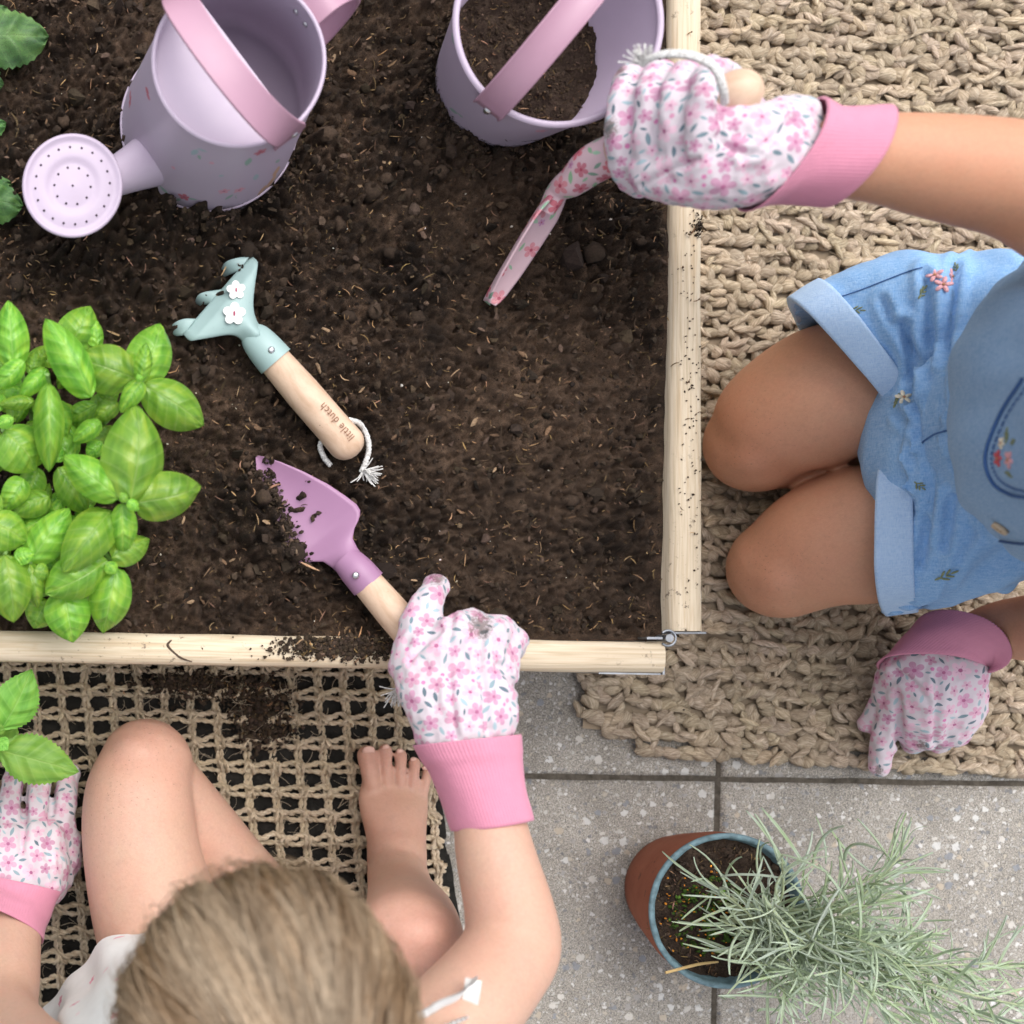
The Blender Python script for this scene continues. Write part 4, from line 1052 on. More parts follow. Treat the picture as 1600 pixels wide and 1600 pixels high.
# ================================================================== plants
def m_leaf(name, lo, mid, hi, vein, rough=.38, soil=False):
    g = G(name, rough, .5); fu = g.attr('fuv'); sep = g.n('ShaderNodeSeparateXYZ', {0: fu}); u, v = sep.outputs[0], sep.outputs[1]; av = g.math('ABSOLUTE', v)
    rn = g.rand(); ob = g.obj()
    sh = g.n('ShaderNodeVectorMath', {0: fu, 1: g.n('ShaderNodeCombineXYZ', {0: g.math('MULTIPLY', rn, 37.0), 1: g.math('MULTIPLY', rn, 91.0)}).outputs[0]}, operation='ADD').outputs[0]
    f = g.noise(2.6, 3, .5, sh)
    c = g.ramp(f, [(.30, lo), (.5, mid), (.72, hi)])
    # lateral veins sweep forward
    k = g.math('SINE', g.math('MULTIPLY', g.math('SUBTRACT', u, g.math('MULTIPLY', av, .22)), 42.0))
    lat = g.ramp(k, [(.80, 0), (1, 1)]); mid_v = g.ramp(av, [(0, 1), (.05, 0)])
    vm = g.math('MAXIMUM', g.math('MULTIPLY', lat, .30), g.math('MULTIPLY', mid_v, .7))
    c = g.mix(g.math('MULTIPLY', vm, .6), c, vein)
    tone = g.n('ShaderNodeHueSaturation', {'Color': c, 'Hue': g.math('ADD', .49, g.math('MULTIPLY', rn, .02)), 'Value': g.math('ADD', .78, g.math('MULTIPLY', rn, .42)), 'Saturation': 1.0}).outputs[0]
    if soil: tone = g.mix(g.ramp(g.noise(110, 4, .7), [(.52, 0), (.62, .85)]), tone, (.05, .035, .025))
    g.set('Base Color', tone); g.set('Normal', g.bump(g.math('ADD', g.math('MULTIPLY', k, .5), g.math('MULTIPLY', mid_v, -1.2)), .35, .0012))
    # light through the blade
    tr = g.n('ShaderNodeBsdfTranslucent', {'Color': g.mix(1, tone, (1.6, 1.5, .5), 'MULTIPLY')}); mx = g.n('ShaderNodeMixShader', {0: .28})
    g.t.links.new(g.b.outputs[0], mx.inputs[1]); g.t.links.new(tr.outputs[0], mx.inputs[2]); g.t.links.new(mx.outputs[0], g.out.inputs[0])
    return g.m
M_basil = m_leaf('basil_leaf', (.11, .30, .03), (.20, .43, .045), (.35, .55, .06), (.44, .62, .20), .32)
M_mintl = m_leaf('mint_leaf', (.12, .32, .04), (.19, .43, .06), (.27, .50, .08), (.36, .58, .18), .55)
M_kale = m_leaf('dusty_leaf', (.05, .14, .05), (.10, .24, .07), (.18, .36, .09), (.25, .42, .16), .55, True)
M_stem = plain('green_stem', (.20, .34, .10), .5, .2)
def leaf_mesh(name, seed, wide=.62, cup=.16, edge=-.10, puck=.02, serr=0, nu=22, nv=13, blunt=.75, curl=0, full=.82):
    g = np.random.default_rng(seed); V = []; UV = []
    ph = g.uniform(0, 6)
    for i in range(nu):
        u = i / (nu - 1)
        w = math.sin(math.pi * u ** blunt) ** full * .5 * wide if 0 < u < 1 else .0
        if u > .75: w *= 1 - .25 * ((u - .75) / .25) ** 2
        for j in range(nv):
            v = -1 + 2 * j / (nv - 1); ww = w
            if serr and abs(v) > .95: ww = w * (1 + serr * (1 if i % 2 else -1))
            z = cup * math.sin(math.pi * u) + edge * v * v * (w / (.5 * wide) if wide else 0) * .9 + puck * math.sin(u * 24 - abs(v) * 5 + ph) * abs(v) * (1 - abs(v)) * 3 - .015 * math.exp(-(v * 7) ** 2) + curl * u * u + .02 * v * math.sin(u * 5 + ph)
            V.append((u + .03 * abs(v) * 0, v * ww, z)); UV.append((u, v))
    b = MB(); b.add(V, grid_faces(nv, nu)[:, ::-1], UV); return b.mesh(name)
def put_leaf(me, name, m, parent, base, tip, width, wide, roll=0.0, flip=1):
    base = Vector(base); tip = Vector(tip); x = tip - base; L = x.length; x.normalize()
    z = Vector((0, 0, 1)); z = (z - x * z.dot(x)).normalized(); z.rotate(Matrix.Rotation(roll, 3, x)); y = z.cross(x)
    W_ = width / wide
    M = Matrix(((x.x * L, y.x * W_, z.x * L), (x.y * L, y.y * W_, z.y * L), (x.z * L, y.z * W_, z.z * L))).to_4x4()
    M.translation = base - parent_loc(parent)
    o = bpy.data.objects.new(name, me); COL.objects.link(o); o.parent = parent; o.matrix_local = M
    return o
# ------------------------------------------------------------------ basil
bl = [leaf_mesh('leaf', 30 + k, .62, .21 + .03 * (k % 3), -.27, .034, blunt=(.76, .84, .7, .92)[k], full=.62) for k in range(4)]
for q in bl: q.materials.append(M_basil)
bp = at(95, 740, .178)
basil = empty('basil_plant', bp, 'bushy bright green basil plant with glossy leaves in the bed corner', 'plant')
g = np.random.default_rng(31)
def bp_(x, y): return x / 2.759, 440 + y / 2.759
LV = [  # base x,y, tip x,y, width (measured), base height, tip height
 (60, 370, 35, 80, 150, .262, .258), (395, 500, 195, 160, 165, .272, .276), (290, 300, 390, 105, 175, .225, .222), (590, 420, 325, 330, 205, .268, .262), (610, 430, 690, 180, 195, .262, .248),
 (608, 440, 630, 262, 78, .280, .284), (612, 425, 520, 566, 88, .280, .276), (615, 445, 878, 622, 195, .266, .256), (562, 950, 590, 530, 270, .285, .280), (515, 935, 272, 752, 160, .282, .274), (585, 955, 866, 880, 205, .280, .266),
 (530, 955, 530, 1175, 120, .278, .262), (480, 1190, 645, 1110, 130, .262, .252), (500, 1235, 445, 1515, 175, .256, .232), (478, 985, 268, 1255, 195, .268, .270), (465, 1200, 195, 1345, 200, .258, .255),
 (275, 1335, 315, 1556, 195, .244, .232), (20, 1175, 60, 1470, 195, .262, .258), (125, 1215, 165, 1410, 90, .258, .246), (-60, 1030, 118, 1120, 175, .262, .256), (130, 1210, 300, 975, 160, .258, .258),
 (210, 435, 212, 822, 130, .272, .262), (205, 375, 82, 505, 85, .262, .258), (105, 340, -20, 465, 95, .270, .262), (150, 515, -5, 530, 65, .262, .262), (20, 640, 155, 815, 215, .258, .245), (105, 850, 10, 992, 115, .250, .242),
 (250, 800, 375, 1000, 130, .242, .232), (215, 925, 55, 1000, 115, .240, .236), (435, 600, 315, 692, 85, .250, .246), (505, 515, 405, 605, 85, .250, .240), (440, 690, 375, 755, 75, .240, .236), (240, 515, 285, 680, 110, .242, .230), (160, 800, 110, 960, 120, .228, .22),
 (200, 1370, 145, 1495, 140, .225, .215), (60, 590, -20, 620, 60, .268, .268), (20, 700, -60, 760, 150, .25, .245), (250, 740, 340, 660, 120, .225, .215), (420, 480, 480, 420, 110, .222, .215), (380, 1260, 420, 1380, 110, .232, .222), (60, 1190, 150, 1170, 80, .262, .262), (150, 1240, 210, 1270, 80, .262, .256),
 (250, 780, 240, 690, 60, .235, .23), (460, 1210, 500, 1260, 60, .262, .262), (545, 950, 520, 910, 40, .292, .294), (550, 945, 600, 985, 50, .291, .288), (610, 430, 590, 400, 30, .286, .288), (130, 400, 160, 300, 70, .25, .245), (0, 560, -70, 480, 120, .26, .255), (-20, 900, -100, 1000, 150, .26, .25), (-30, 1250, -120, 1350, 160, .26, .25)]
for i, (x0, y0, x1, y1, w, z0, z1) in enumerate(LV):
    zm = (z0 + z1) / 2
    put_leaf(bl[i % 4], 'leaf', M_basil, basil, at(*bp_(x0, y0), z0), at(*bp_(x1, y1), z1), w * 1.04 / 2.759 * mpp(zm), .62, g.normal(0, .13))
for i in range(80):      # lower, shaded foliage
    x, y = g.uniform(-40, 430), g.uniform(260, 1420); a = g.uniform(0, 6.28); L = g.uniform(90, 180); z = g.uniform(.196, .228)
    put_leaf(bl[i % 4], 'leaf', M_basil, basil, at(*bp_(x, y), z + .004), at(*bp_(x + L * math.cos(a), y + L * math.sin(a)), z - .006), L * .6 / 2.759 * mpp(z), .62, g.normal(0, .25))
for (x, y, z, bx, by) in [(610, 432, .278, 420, 640), (548, 950, .288, 380, 900), (490, 1215, .258, 330, 1050), (130, 1215, .258, 170, 1000), (205, 400, .268, 220, 640), (80, 350, .262, 150, 640), (470, 1010, .266, 330, 1000), (10, 640, .256, 120, 760), (270, 1330, .244, 250, 1100), (20, 1180, .26, 90, 1000)]:
    b = MB(); p0 = at(*bp_(bx, by), .174); p1 = at(*bp_(x, y), z); m_ = p0.lerp(p1, .55) + Vector((0, 0, .012)); tube(b, [p0, m_, p1], [.0026, .0022, .0014], 8, 6); b.build('stem', M_stem, basil)
# ------------------------------------------------------------------ mint in front
ml = leaf_mesh('leaf', 51, .62, .10, -.10, .03, .05, 34, 13, .78); ml.materials.append(M_mintl)
mint = empty('mint_plant', at(-30, 1170, .0), 'fresh mint sprig with serrated leaves above the floral glove beside the knee', 'plant')
for (x0, y0, x1, y1, w, z0, z1, ro) in [(2, 1140, 50, 1046, 78, .150, .162, .25), (-2, 1172, 124, 1206, 78, .150, .152, -.1), (-12, 1150, -95, 1080, 80, .15, .15, 0), (-10, 1165, -80, 1230, 70, .145, .14, 0), (-4, 1155, 12, 1172, 26, .158, .164, 0), (-6, 1150, -2, 1128, 24, .158, .164, 0), (-14, 1190, 20, 1118, 60, .12, .118, 0)]:
    put_leaf(ml, 'leaf', M_mintl, mint, at(x0, y0, z0), at(x1, y1, z1), w * mpp(z0), .62, ro)
b = MB(); tube(b, [at(-40, 1210, .0), at(-30, 1185, .07), at(-4, 1158, .155)], [.003, .0026, .0018], 8, 6); b.build('stem', M_stem, mint)
# ------------------------------------------------------------------ dusty seedlings at the edge of the bed
kl = leaf_mesh('leaf', 61, .85, .10, -.16, .07, .05, 24, 15, .95, full=.5); kl.materials.append(M_kale)
for nm, lab, rows in [('seedling', 'soil dusted green leaf seedling by the sprinkler rose, the larger upper one', [(-60, 60, 76, 58, 92, .205, .192, .1), (-60, 70, -10, 150, 70, .2, .19, 0), (-50, 40, -40, -40, 80, .2, .19, 0), (-30, 60, 12, 12, 55, .19, .182, .3), (-50, 120, 6, 132, 40, .186, .181, 0)]),
                      ('seedling', 'small soil dusted blue green seedling close to the sprinkler rose, the lower one', [(-70, 305, 36, 322, 74, .198, .186, .1), (-60, 320, -40, 390, 60, .19, .185, 0), (-60, 215, 10, 192, 40, .19, .184, 0), (-60, 300, 20, 288, 40, .19, .183, .3)])]:
    e = empty(nm, at(rows[0][0] - 8, rows[0][1], .175), lab, 'plant')
    for (x0, y0, x1, y1, w, z0, z1, ro) in rows: put_leaf(kl, 'leaf', M_kale, e, at(x0, y0, z0), at(x1, y1, z1), w * mpp(z0), .85, ro)
# ------------------------------------------------------------------ terracotta pot with silvery herb
M_terra = G('terracotta', .85, .25); q = M_terra; f = q.noise(30, 5, .6)
c = q.ramp(f, [(.3, (.26, .085, .05)), (.7, (.36, .13, .075))]); c = q.mix(q.ramp(q.noise(75, 5, .7), [(.60, 0), (.70, .7)]), c, (.07, .04, .03)); c = q.mix(q.ramp(q.noise(18, 4, .6), [(.6, 0), (.75, .35)]), c, (.5, .36, .3))
q.set('Base Color', c); q.set('Normal', q.bump(q.noise(400, 4, .7), .4, .001)); M_terra = q.m
M_glaze = plain('teal_glaze', (.13, .21, .24), .6, .35, 160, .4, 500)
PB = at(1056, 1386, 0); PZ = .098
rim_c = at(1137, 1424, PZ); PCx = (PB.x + rim_c.x) / 2; PCy = (PB.y + rim_c.y) / 2
pot = empty('terracotta_pot', (PB.x, PB.y, 0), 'small terracotta pot with chipped teal glazed rim standing on the paving', 'pot')
pr0, pr1 = .047, 121 * mpp(PZ)
def prof_c(t): return Vector((PB.x, PB.y, 0)).lerp(Vector((rim_c.x, rim_c.y, PZ)), t)
b = MB(); RL = []
for t, r_ in [(0, pr0 - .003), (.02, pr0), (.25, pr0 + .0055), (.5, pr0 + .0105), (.75, pr0 + .0155), (.95, pr1 - .0008), (.97, pr1 - .0004)]:
    RL.append((prof_c(t), (r_, 0, 0), (0, r_, 0)))
rings(b, RL, 96, True, False); b.build('pot_wall', M_terra, pot)
b = MB(); RL = []
for t, r_ in [(.955, pr1 - .0006), (.97, pr1 + .0004), (.99, pr1 + .0004), (1.0, pr1 - .0008), (1.0, pr1 - .0035), (.985, pr1 - .0045), (.80, pr1 - .008), (.6, pr1 - .012)]: RL.append((prof_c(t), (r_, 0, 0), (0, r_, 0)))
rings(b, RL, 120, False, False, mod=lambda th, k: 1 + .006 * np.sin(th * 17) * np.sin(th * 5) * (k > .3)); b.build('glazed_rim', M_glaze, pot)
psz = prof_c(.93); rS2 = pr1 - .006; nr, na = 34, 100
b = MB(); rr = np.linspace(.0005, rS2, nr); ta = np.linspace(0, 2 * math.pi, na, endpoint=False); Rr, Ta = np.meshgrid(rr, ta, indexing='ij'); Xb = psz.x + Rr * np.cos(Ta); Yb = psz.y + Rr * np.sin(Ta)
Zb = np.array([[psz.z - .004 + .004 * noise.fractal((x * 60, y * 60, 7), 1, 2, 5) + .0025 * noise.noise((x * 300, y * 300, 1)) for x, y in zip(a_, c_)] for a_, c_ in zip(Xb, Yb)])
b.add(np.stack([Xb, Yb, Zb], -1).reshape(-1, 3), grid_faces(na, nr, True)); o = b.build('pot_soil', M_bsoil); tag(o, 'brown soil with moss inside the terracotta pot', 'soil', kind='stuff')
g = np.random.default_rng(70); pts = []; mossp = []; granp = []
for _ in range(900):
    r_ = rS2 * math.sqrt(g.random()) * .96; a = g.uniform(0, 6.28); i = int(r_ / rS2 * (nr - 1)); j = int(a / 6.2832 * na) % na; p = (psz.x + r_ * math.cos(a), psz.y + r_ * math.sin(a), Zb[i, j]); pts.append(p)
b = MB(); crumb_cloud(b, pts, .0007, .0028, base=(.05, .036, .028), seed=71); fibre_cloud(b, pts[::3], .003, .012, seed=72, wide=.0003)
mo = at(1110, 1432, .09)
mp = [p for p in pts if (Vector(p) - mo).length < .034]
crumb_cloud(b, [(p[0], p[1], p[2] + .001) for p in mp for _ in range(3)], .0007, .0024, base=(.05, .10, .018), seed=73)
gr = [p for p in pts if (Vector(p) - at(1092, 1425, .09)).length < .040][:110]
crumb_cloud(b, [(p[0], p[1], p[2] + .002) for p in gr[:95]], .0007, .0013, base=(.62, .24, .03), var=.3, seed=74)
o = b.build('pot_litter', M_crumb); tag(o, 'moss, crumbs and orange fertiliser grains on the soil in the terracotta pot', 'moss', kind='stuff')
gq = G('silver_leaf', .65, .3); rn = gq.rand(); gq.set('Base Color', gq.mix(gq.ramp(gq.noise(40, 3), [(.35, 0), (.65, 1)]), gq.ramp(rn, [(0, (.36, .47, .24)), (.3, (.50, .60, .40)), (.55, (.60, .68, .58)), (.8, (.52, .61, .28)), (1, (.74, .79, .74))]), (.54, .63, .51))); gq.set('Normal', gq.bump(gq.noise(900, 2), .3, .0006))
tr = gq.n('ShaderNodeBsdfTranslucent', {'Color': (.45, .55, .35)}); mx = gq.n('ShaderNodeMixShader', {0: .2}); gq.t.links.new(gq.b.outputs[0], mx.inputs[1]); gq.t.links.new(tr.outputs[0], mx.inputs[2]); gq.t.links.new(mx.outputs[0], gq.out.inputs[0])
M_silver = gq.m
def needle(name, seed, bend):
    b = MB(); n = 8; V = []
    for i in range(n):
        t = i / (n - 1); w = .019 * min(1, 4 * t + .35) * (1 if t < .8 else 1 - .75 * ((t - .8) / .2))
        x = math.sin(t * bend) / bend; z = (1 - math.cos(t * bend)) / bend
        for yy, dz in ((-1, .010), (-.45, .0), (0, -.006), (.45, .0), (1, .010)): V.append((x, yy * w, z + dz))
        for yy in (.5, -.5): V.append((x, yy * w, z - .02))
    b.add(V, grid_faces(7, n, True)); me = b.mesh(name); me.materials.append(M_silver); return me
NL = [needle('leaf', k, bd_) for k, bd_ in enumerate((.25, -.5, .9, -.9, 1.3))]
herb = empty('silver_herb', (psz.x, psz.y, psz.z - .004), 'feathery silver green herb with narrow leaves spilling from the terracotta pot', 'plant')
ncnt = 0; rest = MB()
def one_leaf(p, d, L, roll):
    global ncnt
    x = Vector(d).normalized(); z = Vector((0, 0, 1)); z = (z - x * z.dot(x)); z = z.normalized() if z.length > .05 else x.orthogonal().normalized(); z.rotate(Matrix.Rotation(roll, 3, x)); y = z.cross(x)
    W_ = L * rnd.uniform(.8, 1.2) if L > .03 else L * 1.4
    M = Matrix(((x.x * L, y.x * W_, z.x * L), (x.y * L, y.y * W_, z.y * L), (x.z * L, y.z * W_, z.z * L))).to_4x4()
    me = NL[rnd.randrange(5)]
    if ncnt < 300:
        M.translation = Vector(p) - herb.location; o = bpy.data.objects.new('leaf', me); COL.objects.link(o); o.parent = herb; o.matrix_local = M; ncnt += 1
    else:
        M.translation = Vector(p); v = mco(me); Mn = np.array(M); v = v @ Mn[:3, :3].T + Mn[:3, 3]
        rest.add(v, grid_faces(7, 8, True))
stems = MB(); sb = []
hr = random.Random(3)
for i in range(38):
    # stem tips, spread to the lower right as in the photo
    if i < 8: tx, ty, tz = hr.uniform(1090, 1230), hr.uniform(1340, 1520), hr.uniform(.12, .17)
    elif i < 30: tx, ty, tz = hr.uniform(1200, 1440), hr.uniform(1310, 1600), hr.uniform(.10, .24)
    else: tx, ty, tz = hr.uniform(1350, 1640), hr.uniform(1440, 1640), hr.uniform(.10, .22)
    p0 = at(1150 + hr.uniform(-25, 50), 1430 + hr.uniform(-30, 60), .088); p1 = at(tx, ty, tz); pm = p0.lerp(p1, .5) + Vector((0, 0, .03 + .02 * hr.random()))
    P = catmull([p0, pm, p1], 14); sb.append(P)
    L = np.linalg.norm(np.diff(P, axis=0), axis=1).sum(); nl = int(9 + L / .0078)
    for k in range(nl):
        t = .25 + .75 * k / (nl - 1); q = P[min(13, int(t * 13))]; T = P[min(13, int(t * 13) + 1)] - P[max(0, int(t * 13) - 1)]; T = Vector(T).normalized()
        sp = Vector((hr.gauss(0, 1), hr.gauss(0, 1), hr.gauss(.15, .6))).normalized(); d = (T * hr.uniform(.35, 1.2) + sp * .85)
        one_leaf(q, d, hr.uniform(.022, .054) * (.75 if t > .9 else 1), hr.gauss(0, .6))
for (x0, y0, z0, x1, y1, z1) in [(1270, 1350, .19, 1285, 1245, .22), (1320, 1345, .19, 1316, 1258, .23), (1380, 1370, .15, 1418, 1300, .17), (1255, 1350, .16, 1210, 1270, .18), (1290, 1350, .16, 1298, 1288, .18), (1350, 1365, .15, 1475, 1360, .17), (1400, 1390, .15, 1470, 1395, .16), (1430, 1440, .15, 1490, 1435, .17), (1160, 1420, .13, 1045, 1343, .15), (1130, 1390, .12, 1136, 1306, .14), (1110, 1400, .12, 1058, 1436, .13), (1500, 1520, .16, 1600, 1505, .17), (1500, 1560, .16, 1598, 1525, .18), (1480, 1500, .16, 1525, 1455, .18), (1190, 1350, .12, 1173, 1290, .14), (1230, 1360, .13, 1196, 1275, .15), (1150, 1560, .12, 1080, 1543, .13), (1230, 1580, .12, 1140, 1566, .13)]:
    p0 = at(x0, y0, z0); p1 = at(x1, y1, z1); one_leaf(p0, p1 - p0, (p1 - p0).length, 0)
for P in sb: tube(stems, P, np.linspace(.0013, .0006, 14), 5)
stems.build('stem', plain('herb_stem', (.33, .38, .22), .7, .25), herb)
o = rest.build('leaf_mass', M_silver, herb); o['kind'] = 'stuff'
b = MB(); tube(b, [at(1040, 1520, .103), at(1090, 1507, .10), at(1122, 1503, .098)], [.0012, .0013, .0008], 6, 4); b.build('dry_stalk', plain('straw', (.55, .38, .16), .7), herb)
# ================================================================== people
def m_skin(name, base, pink):
    g = G(name, .48, .4)
    a = g.attr('col', 'Color'); mot = g.noise(38, 4, .6); fine = g.noise(420, 3, .7)
    c = g.mix(g.n('ShaderNodeSeparateColor', {0: a}).outputs[0], base, pink)
    c = g.mix(g.ramp(mot, [(.35, 0), (.7, .34)]), c, pink); c = g.mix(g.ramp(g.noise(150, 4, .65), [(.5, 0), (.75, .22)]), c, tuple(x * .62 for x in base))
    c = g.mix(.10, c, g.ramp(fine, [(.3, (.2, .2, .2)), (.7, (.8, .8, .8))]), 'OVERLAY')
    c = g.mix(g.ramp(g.noise(14, 3, .6), [(.4, 0), (.72, .30)]), c, tuple(min(1, x * k) for x, k in zip(base, (1.06, .86, .78))))
    dirt = g.n('ShaderNodeSeparateColor', {0: a}).outputs[1]
    c = g.mix(g.math('MULTIPLY', dirt, g.ramp(g.noise(520, 2, .6), [(.66, 0), (.70, .8)])), c, (.10, .06, .04))
    g.set('Base Color', c); g.set('Subsurface Weight', .22); g.set('Subsurface Radius', (1, .35, .2)); g.set('Subsurface Scale', .006)
    v = g.vor(900, feature='DISTANCE_TO_EDGE')
    g.set('Normal', g.bump(g.math('ADD', g.math('MULTIPLY', fine, .7), g.ramp(v, [(0, 0), (.15, .6)])), .28, .0007)); return g.m
M_skin_a = m_skin('tan_skin', (.54, .285, .175), (.60, .26, .165))
M_skin_t = m_skin('fair_skin', (.56, .36, .265), (.62, .325, .26))
def m_cloth(name, col, floral=True, strength=1.0):
    g = G(name, .85, .2); f = g.noise(1300, 2, .6); w = g.noise(120, 3)
    c = g.ramp(w, [(.3, tuple(x * .95 for x in col)), (.7, col)])
    if floral:
        c = add_print(g, c, strength); dm = g.n('ShaderNodeSeparateColor', {0: g.attr('col', 'Color')}).outputs[0]
        c = g.mix(g.ramp(g.math('ADD', g.math('MULTIPLY', dm, .42), g.math('MULTIPLY', g.noise(420, 5, .8), .75)), [(.64, 0), (.76, .75)]), c, (.10, .07, .055))
    g.set('Base Color', c); g.set('Sheen Weight', .15)
    g.set('Normal', g.bump(g.math('ADD', f, g.math('MULTIPLY', g.noise(90, 3), 2.0)), .35, .0009)); return g.m
M_glove = m_cloth('floral_cotton', (.63, .555, .60)); M_dress = m_cloth('white_muslin', (.72, .71, .69))
M_cuff = m_cloth('pink_rib_knit', (.62, .25, .35), False)
def glove(person, tubes, balls, cuff, cap_seed, voxel=.0017, wrinkle=.0019, smooth=3, grooves=(), dirt=()):
    """tubes: list of (list of (px,py,z), radii); cuff: list of (px,py,z,(ax,ay),bz)"""
    b = MB()
    for P, r in tubes: tube(b, [at(*p) for p in P], r, 20, 6, round_caps=True)
    for p, r in balls: ball(b, at(*p), r)
    me = remesh(b, 'glove', voxel, smooth)
    v = mco(me); n = mno(me)
    d = np.array([noise.fractal((p[0] * 45, p[1] * 45, p[2] * 45 + cap_seed), .8, 2, 3) * wrinkle + abs(noise.noise((p[0] * 110, p[1] * 60, p[2] * 90 + cap_seed))) * -wrinkle * .9 for p in v])
    ppx = v[:, 0] * FPX / (CAMZ - v[:, 2]) + NX; ppy = NY - v[:, 1] * FPX / (CAMZ - v[:, 2])
    for G_ in grooves:
        Q = catmull([(x, y, 0) for x, y in G_], 30); dd = np.min(np.hypot(ppx[:, None] - Q[None, :, 0], ppy[:, None] - Q[None, :, 1]), axis=1)
        d = d + np.where(n[:, 2] > 0, -.0026 * np.exp(-(dd / 4.5) ** 2) + .0012 * np.exp(-((dd - 12) / 7) ** 2), 0)
    setco(me, v + n * d[:, None])
    cc = np.zeros((len(v), 3))
    for x, y, r_ in dirt: cc[:, 0] = np.maximum(cc[:, 0], np.exp(-((ppx - x) ** 2 + (ppy - y) ** 2) / r_ ** 2))
    vcol(me, cc)
    scatter_print(me, cap_seed, FLORAL)
    go = place(me, 'glove', M_glove, person)
    RL = [(at(x, y, z), Vector((ax * mpp(z), -ay * mpp(z), az)), Vector(bz)) for (x, y, z, (ax, ay, az), bz) in cuff]
    RL = ring_interp(RL, 36); m = len(RL)
    inner = [(c, np.array(a) * .93, np.array(q) * .93) for c, a, q in RL[::-1]][:14]
    lip = [(RL[-1][0], np.array(RL[-1][1]) * .975, np.array(RL[-1][2]) * .975)]
    f0 = RL[0]; start = [(f0[0], np.array(f0[1]) * .99, np.array(f0[2]) * .99)]; allr = start + [(c, np.array(a) * (.975 + .04 * max(0, 1 - i / 6)), np.array(q) * (1.02 + .04 * max(0, 1 - i / 6))) for i, (c, a, q) in enumerate(RL)] + lip + inner; b = MB()
    rings(b, allr, 252, False, False, mod=lambda th, k: 1 + .011 * np.cos(th * 84) + .012 * np.sin(th * 5 + k * 6) + .008 * math.sin(k * 21))
    b.build('cuff', M_cuff, go)
    return go
def limb(b, P, r, n=28, sub=8): tube(b, [at(*p) for p in P], r, n, sub, round_caps=True)
def tint_mesh(me, pinks, dirt=()):
    v = mco(me); c = np.zeros((len(v), 3))
    for p, r, a in pinks: c[:, 0] = np.maximum(c[:, 0], a * np.exp(-(np.linalg.norm(v - np.array(p), axis=1) / r) ** 2))
    for p, r, a in dirt: c[:, 1] = np.maximum(c[:, 1], a * np.exp(-(np.linalg.norm(v - np.array(p), axis=1) / r) ** 2))
    vcol(me, c)
def head_shape(b, c, fwd, up, s):
    """head with brow, nose, chin and ears; c centre, s half width"""
    fwd = Vector(fwd).normalized(); up = (Vector(up) - fwd * Vector(up).dot(fwd)).normalized(); sd_ = fwd.cross(up)
    Rm = Matrix((sd_, fwd, up)).transposed(); c = Vector(c)
    def e(x, y, z, rx, ry, rz): ball(b, c + Rm @ Vector((x, y, z)) * s, (rx * s, ry * s, rz * s), Rm)
    e(0, 0, .15, 1, 1.2, 1.05); e(0, .35, -.55, .78, .75, .75); e(0, .75, -1.05, .35, .3, .25); e(0, 1.1, -.38, .14, .22, .2); e(0, 1.0, -.15, .10, .2, .35)
    for k in (-1, 1): e(k * 1.02, -.05, -.2, .10, .26, .36); e(k * .5, .85, -.45, .36, .3, .3)
    e(0, 1.0, -.72, .24, .14, .06); e(0, .98, -.84, .2, .13, .06)
    return Rm, c

# ------------------------------------------------------------------ toddler
tod = empty('person', at(350, 1640, 0), 'fair haired toddler in white flowered dress sitting cross legged on the open mat', 'person')
b = MB()
limb(b, [(228, 1196, .070), (216, 1252, .082), (222, 1340, .092), (258, 1470, .105), (330, 1640, .105)], [.0405, .0465, .0495, .056, .062])
limb(b, [(240, 1222, .060), (300, 1292, .050), (370, 1368, .045), (450, 1432, .040), (545, 1490, .034)], [.038, .0375, .0345, .028, .024])
limb(b, [(545, 1490, .034), (590, 1500, .028), (650, 1500, .022)], [.024, .024, .017])
# planted leg
tube(b, [at(613, 1226, .019), at(614, 1250, .0235), at(616, 1275, .029), at(619, 1310, .037), at(620, 1352, .046), at(620, 1398, .038)], [(.0285, .006), (.0315, .0115), (.0295, .0175), (.0255, .024), (.0245, .031), (.024, .024)], 28, 8, up=(0, 0, 1), round_caps=True)
limb(b, [(620, 1362, .055), (628, 1400, .10), (640, 1440, .165), (640, 1474, .222)], [.025, .028, .036, .040])
limb(b, [(640, 1474, .222), (600, 1520, .20), (480, 1620, .13), (400, 1650, .105)], [.040, .046, .055, .06])
for (x0, y0, x1, y1, r_) in [(583, 1240, 573, 1180, .0089), (605, 1236, 602, 1172, .0058), (625, 1238, 626, 1180, .0055), (644, 1244, 648, 1192, .0053), (660, 1252, 668, 1207, .0050)]:
    tube(b, [at(x0, y0, .022), at((x0 + x1) / 2, (y0 + y1) / 2, .0255), at(x1, y1, .0195)], [r_ * .96, r_ * .88, r_ * 1.03], 16, 6, round_caps=True)
ball(b, at(216, 1178, .082), (.026, .021, .030)); ball(b, at(648, 1462, .238), (.026, .022, .026))
# trunk
for P, r_ in [([(345, 1640, .09), (345, 1650, .17), (350, 1665, .26), (352, 1685, .34)], [(.092, .075), (.084, .068), (.082, .064), (.08, .05)])]:
    tube(b, [at(*p) for p in P], r_, 32, 8, up=(0, 1, 0), round_caps=True)
limb(b, [(352, 1690, .35), (380, 1670, .42)], [.032, .031])
limb(b, [(90, 1690, .345), (350, 1690, .350), (620, 1670, .352)], [.030, .038, .030])
